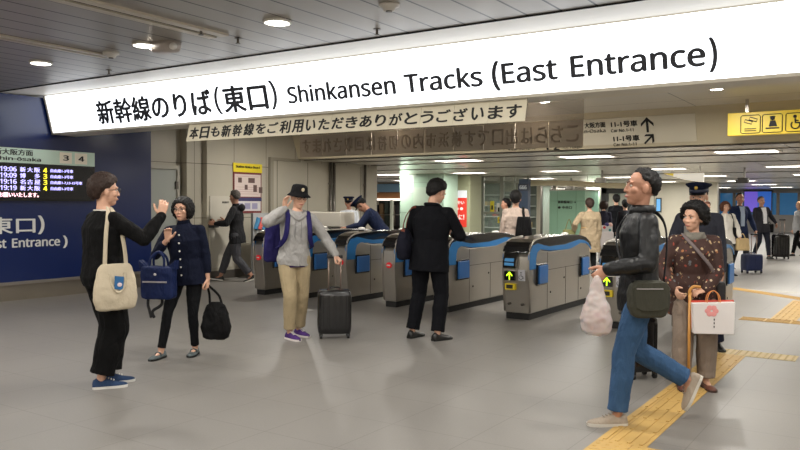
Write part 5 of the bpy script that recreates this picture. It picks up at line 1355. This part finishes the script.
t, q = bag_thing(I, (cx, cy, .0), 'walking_stick', 'honey-coloured wooden walking stick in front of the old woman’s legs', 'walking stick')
obj('shaft', cyl(BM(), (0,0,.05), (0,0,wv.z-.02), .0105, .012), mat('wood_honey', (196,140,70), rough=.4, var=.1), t, smooth=True); obj('rubber_tip', cyl(BM(), (0,0,0), (0,0,.06), .016, .013), mat('rubber_brown', (70,40,24)), t, smooth=True)
bm = BM(); tube(bm, spline([(0,0,wv.z-.04),(0,0,wv.z-.0),(-.03,0,wv.z+.03),(-.08,0,wv.z+.025)],5), .012, 8); obj('crook', bm, mat('wood_honey', (196,140,70)), t, smooth=True)
bm = BM(); P_ = [T(-.17,.02,.0), T(-.13,.175,.18), T(-.02,.185,.33), T(.09,.1,.47), T(.1,-.04,.5), T(.03,-.15,.35), T(-.14,-.13,.05)]
t, q = bag_thing(I, tuple(T(-.2,.0,-.12)), 'crossbody_bag', 'grey crossbody strap and small bag worn over the old woman’s patterned jacket', 'bag')
tube(bm, spline([q(p) for p in P_],6), .014, 8, flat=.3, ref=(0,1,.2)); obj('strap', bm, mat('strap_taupe', (104,92,92), rough=.7), t, smooth=True)
bm = BM(); rounded_box(bm, (-.03,-.02,.06), .045, .09, .09); obj('pouch', bm, mat('pouch_black', (30,28,30), rough=.6), t, smooth=True)
suitcase('black trolley case half hidden behind the striding man’s jeans', GD(641, 6.45), YAW+.3, w=.26, d=.2, h=.46, wheels=.06, handle=.3, ribs=3)

# 8 -- guard
GU = cloth('uniform_slate', (58,60,70)); GUN = cloth('uniform_navy', (26,30,48)); CAPM = cloth('cap_navy', (20,26,48), bump=.2)
I = person('station guard in a dark uniform and navy peaked cap standing behind the old woman',
   GD(699, 7.75), facing(-.35,-1), h=1.67, torso=(0,0,0), head=(.25,.12,0), footL=(-.2,-.05,0,-.2,0), footR=(.16,.05,0,.2,0), w=1.1, lod=0,
   handR=((.28,.05,.86), (.6,-1,0), (0,.2,-1), (-1,0,0)), hair='cropped', top=dict(m=GU, hem=-.1, ease=.03, armr=.012, name='uniform_jacket', collar=GU), pants=dict(m=GUN, ease=.02, cuff=.07),
   hat=hat_cap(CAPM, mat('band_navy', (40,46,66), rough=.5)))
T = I['T']
bm = BM(); box(bm, -.03,.03,-.01,.02,-.05,.06); o = obj('radio', bm, mat('radio_grey', (120,118,116), rough=.5), I['root'], loc=T(.12,.15,.3), bevel=.006)
bm = BM(); tube(bm, spline([T(.1,.08,.49), T(.13,.14,.42), T(.12,.165,.34)],4), .007, 6); obj('lanyard', bm, mat('lanyard_blue', (80,130,200)), I['root'], smooth=True)

# 9+ -- people beyond the gates
TR = cloth('trench_beige', (150,134,110)); WT = cloth('shirt_cream', (190,172,160)); 
I = person('woman in a beige trench coat walking away with an olive bag', GD(589.5, 16.2), facing(.1,1), h=1.6, lod=1, footL=(-.08,.2,0,0,0), footR=(.08,-.18,.02,0,.3), wfem=True, w=1.1,
   hair='short', hairm=HBROWN, top=dict(m=TR, hem=-.42, ease=.045, flare=.06, armr=.02, chest=.015, name='trench_coat', disp=.03), pants=dict(m=BLKT), handL=((-.34,.05,.95), (-.6,-1,0), (0,.3,-1), (1,0,0)))
bm = BM(); ellip(bm, I['HP'](0,-.1,.05), (.035,.03,.035)); obj('hair_bun', bm, HBROWN, I['root'], smooth=True)
bm = BM(); loft(bm, [(I['T'](0,0,.11), V((.175,0,0)), V((0,.135,0))), (I['T'](0,0,.15), V((.175,0,0)), V((0,.135,0)))], 20); obj('belt', bm, cloth('belt_tan', (170,140,98)), I['root'], smooth=True)
t, q = bag_thing(I, (-.42,.05,.68), 'handbag', 'olive handbag hanging at the left of the woman in the trench coat', 'handbag')
obj('bag_body', rounded_box(BM(), (0,0,.13), .13, .07, .13), cloth('olive_leather', (112,112,74)), t, smooth=True); bm = BM(); tube(bm, spline([(-.08,0,.24),(0,0,.48),(.08,0,.24)],5), .01, 6); obj('handle', bm, cloth('olive_leather', (112,112,74)), t, smooth=True)
I = person('man in a cream shirt walking away beyond the gates with a black rucksack', GD(515.5, 12.9), facing(.25,1), h=1.70, lod=1, footL=(-.08,.22,0,0,0), footR=(.08,-.2,.03,0,.3),
   hair='short', top=dict(m=WT, hem=-.14, ease=.04, flare=.02, armr=.014, chest=.015, name='cream_shirt', disp=.02, sl=.95), pants=dict(m=DENIMB), seed=3)
T = I['T']; bk = T(.16,-.19,.1)
t, q = bag_thing(I, (bk.x, bk.y, bk.z-.1), 'backpack', 'black rucksack slung on the right shoulder of the cream-shirted man', 'backpack')
bm = BM(); rounded_box(bm, (0,0,.16), .15, .08, .2, .75); obj('bag_body', bm, BKN, t, smooth=True)
bm = BM(); tube(bm, spline([q(T(.16,-.12,.3)), q(T(.14,-.1,.45)), q(T(.13,.02,.52)), q(T(.13,.12,.4)), q(T(.2,.1,.15))],5), .022, 8, flat=.3, ref=(0,1,.3)); obj('shoulder_strap', bm, BKN, t, smooth=True)
person('person with short dark hair in profile in front of the glass waiting room', GD(505.5, 17.5), facing(-1,.1), h=1.6, lod=2, hair='short', skin=SKIN2, top=dict(m=cloth('top_dim_green', (70,76,70)), name='jumper'), footL=(-.08,.2,0,0,0))
person('person in a dark dress top walking away right of the trench coat', GD(603.5, 19.5), facing(.2,1), h=1.57, lod=2, hair='bob', hairm=HBROWN, top=dict(m=cloth('dress_dark', (44,44,58)), hem=-.25, flare=.03, name='dark_top'), pants=dict(m=cloth('trousers_pale', (196,192,190))), wfem=True, footL=(-.08,.15,0,0,0))
I2 = GD(607, 18.6)
t = thing('carrier_bag', 'white carrier bag with red and teal patches carried by the commuter in the dark top', 'bag', I2+V((0,0,.42)), YAW)
obj('bag_body', rounded_box(BM(), (0,0,.2), .16, .07, .2), mat('bag_pale', (212,204,204), rough=.6), t, smooth=True)
for k, (x, z_, c) in enumerate(((-.07,.5,(190,50,56)),(.06,.44,(40,120,124)),(0,.56,(60,50,110)),(.08,.56,(220,180,170)))): bm = BM(); ellip(bm, (x,-.0,z_), (.06,.06,.06)); obj('bundle', bm, mat('bundle_%d' % k, c), t, smooth=True)
obj('bundle_wrap', rounded_box(BM(), (0,0,.46), .13, .05, .09), mat('wrap_white', (205,205,205)), t, smooth=True)
person('tall man in a black suit walking away towards the dark doorway', GD(616, 21.5), facing(.1,1), h=1.76, lod=2, hair='short', top=dict(m=SUIT, hem=-.2, flare=.02, ease=.03, name='suit_jacket'), pants=dict(m=SUITP), footL=(-.08,.2,0,0,0))
person('commuter in dark clothes walking away, glimpsed beside the leather-jacketed man’s face', GD(625, 20), facing(.1,1), h=1.6, lod=2, hair='short', top=dict(m=cloth('coat_dark', (34,36,42)), hem=-.3, flare=.03, ease=.035, name='coat'), pants=dict(m=SUITP), footR=(.08,.2,0,0,0))
# officers at the counter
I = person('station officer in a navy jacket and cap bending over the counter', GD(375, 14.3), facing(-1,.1), h=1.72, lod=1, torso=(.62,0,0), head=(.1,.35,0), pelvis=(0,-.15), hair='cropped', skin=SKIN2,
   top=dict(m=cloth('officer_navy', (26,34,58)), hem=-.12, ease=.035, armr=.012, name='navy_jacket'), pants=dict(m=GUN), hat=hat_cap(CAPM, mat('band_black', (20,20,26))), handL=((-.15,.5,1.02), (-.5,-1,-.2), (0,1,0), (0,0,-1)), handR=((.15,.5,1.02), (.5,-1,-.2), (0,1,0), (0,0,-1)))
person('station officer in a white shirt and peaked cap behind the counter', GD(349, 16), facing(.1,-1), h=1.6, lod=1, head=(.2,.2,0), hair='cropped', skin=SKIN2,
   top=dict(m=cloth('officer_white', (206,210,216)), hem=-.06, name='white_shirt'), pants=dict(m=GUN), hat=hat_cap(CAPM, mat('band_black', (20,20,26))))
# right-hand group
I = person('woman in a loose white top walking towards the gates beside a man in navy', GD(725, 16.2), facing(.1,-1), h=1.56, lod=1, wfem=True, w=1.1, hair='bob', hairm=HAUB, footL=(-.08,.2,0,0,0), footR=(.08,-.15,.02,0,.3),
   top=dict(m=cloth('top_white', (226,222,214)), hem=-.2, ease=.05, flare=.05, armr=.03, name='white_top', disp=.02), pants=dict(m=BLKT), handL=((-.3,.12,.9), (-.6,-1,0), (0,.3,-1), (1,0,0)))
T = I['T']
t, q = bag_thing(I, (-.33,.12,.52), 'handbag', 'straw-coloured handbag carried by the woman in the white top', 'handbag')
STW = cloth('straw', (190,166,124)); obj('bag_body', rounded_box(BM(), (0,0,.13), .15, .07, .13, .85), STW, t, smooth=True); bm = BM(); tube(bm, spline([(-.07,0,.24),(0,0,.36),(.07,0,.24)],5), .01, 6); obj('handle', bm, STW, t, smooth=True)
t, q = bag_thing(I, tuple(T(-.19,-.02,.02)), 'shoulder_bag', 'black shoulder bag on a strap over the white top', 'bag')
obj('bag_body', rounded_box(BM(), (0,0,.05), .05, .11, .1), BKN, t, smooth=True); bm = BM(); tube(bm, spline([q(T(-.19,.08,.1)), q(T(-.15,.1,.35)), q(T(-.13,.0,.52)), q(T(-.16,-.1,.3)), q(T(-.19,-.1,.1))],5), .012, 6); obj('strap', bm, BKN, t, smooth=True)
I = person('man in a navy jacket and pale shirt pulling a small wheeled case', GD(739.5, 17.6), facing(.05,-1), h=1.76, lod=1, hair='cropped', hairm=HBLACK, skin=SKIN2, footL=(-.09,.18,0,0,0), footR=(.09,-.15,.02,0,.3),
   top=dict(m=cloth('jacket_blue_navy', (34,44,74)), hem=-.2, ease=.035, flare=.02, armr=.014, name='navy_jacket'), pants=dict(m=cloth('trousers_grey_dark', (50,50,56))), handL=((-.32,.1,.88), (-.5,-1,0), (0,.2,-1), (1,0,0)))
T = I['T']; SHB = mat('shirt_blue_pale', (176,192,214), rough=.7); SHW = mat('shirt_white', (220,220,224))
def shirt_front(I, mt, w=.04):
    T = I['T']; bm = BM(); A = [T(-w*1.3,.108,.49), T(w*1.3,.108,.49), T(w,.172,.3), T(w*.8,.175,.05), T(-w*.8,.175,.05), T(-w,.172,.3)]
    f = [bm.verts.new(p) for p in A]; g_ = [bm.verts.new(p-I['fw']*.06) for p in A]; bm.faces.new(f); bm.faces.new(g_[::-1])
    for i in range(6): bm.faces.new((f[i], f[(i+1)%6], g_[(i+1)%6], g_[i]))
    obj('shirt_front', bm, mt, I['root'])
shirt_front(I, SHB)
suitcase('small navy wheeled case with twin pull bars beside the couple', GD(752.5, 16.6), YAW+.2, w=.42, d=.26, h=.36, wheels=.06, handle=.42, mt=mat('case_navy', (30,40,78), rough=.35), ribs=3)
I = person('grey-haired man in a dark suit and open white shirt walking in with a case', GD(762, 21.4), facing(.15,-1), h=1.74, lod=1, hair='cropped', hairm=HGREY, skin=SKIN2, torso=(0,.05,0), footL=(-.08,.22,0,0,0), footR=(.09,-.2,.03,0,.35),
   top=dict(m=cloth('suit_grey_dark', (44,44,50)), hem=-.2, ease=.035, flare=.03, armr=.014, name='suit_jacket'), pants=dict(m=cloth('trousers_navy_dark', (32,34,44))), handL=((-.42,.0,.98), (-.5,-1,0), (-.3,.0,-1), (1,0,0)), w=1.1)
shirt_front(I, SHW, .05)
suitcase('tall black suitcase at the hand of the grey-haired man in the dark suit', GD(781, 21.1), YAW+.1, w=.44, d=.26, h=.62, wheels=.06, handle=.4)
t, q = bag_thing(I, (-.3,-.1,.72), 'briefcase', 'small black bag behind the grey-haired man’s hip', 'bag'); obj('bag_body', rounded_box(BM(), (0,0,.12), .12, .04, .12), BKN, t, smooth=True)
bm = BM(); tube(bm, spline([(-.04,0,.23),(0,0,.3),(.04,0,.23)],4), .008, 6); obj('handle', bm, BKN, t, smooth=True)
I = person('person with sandy hair in a grey coat walking left at the picture’s right edge', GD(799.5, 22.5), facing(-1,-.1), h=1.62, lod=1, hair='bob', hairm=HSAND, wfem=True, footL=(-.08,.25,0,0,0), footR=(.08,-.22,.03,0,.35),
   top=dict(m=cloth('coat_grey', (150,150,152)), hem=-.2, ease=.04, flare=.02, armr=.015, name='grey_coat'), pants=dict(m=BLKT))
person('person with reddish hair glimpsed between the guard and the woman in white', GD(707, 20), facing(.1,-1), h=1.55, lod=2, hair='short', hairm=HAUB, skin=SKIN2, top=dict(m=cloth('top_rust', (150,84,62)), name='rust_top'), footL=(-.08,.1,0,0,0))
# ------------------------------------------------------------------ world and view
wd = bpy.data.worlds.new('world'); scene.world = wd; wd.use_nodes = True
wd.node_tree.nodes['Background'].inputs[0].default_value = (.55,.56,.6,1); wd.node_tree.nodes['Background'].inputs[1].default_value = .3
vs = scene.view_settings; vs.view_transform = 'Standard'; vs.look = 'None'; vs.gamma = 1; vs.use_curve_mapping = False; vs.exposure = 0.0
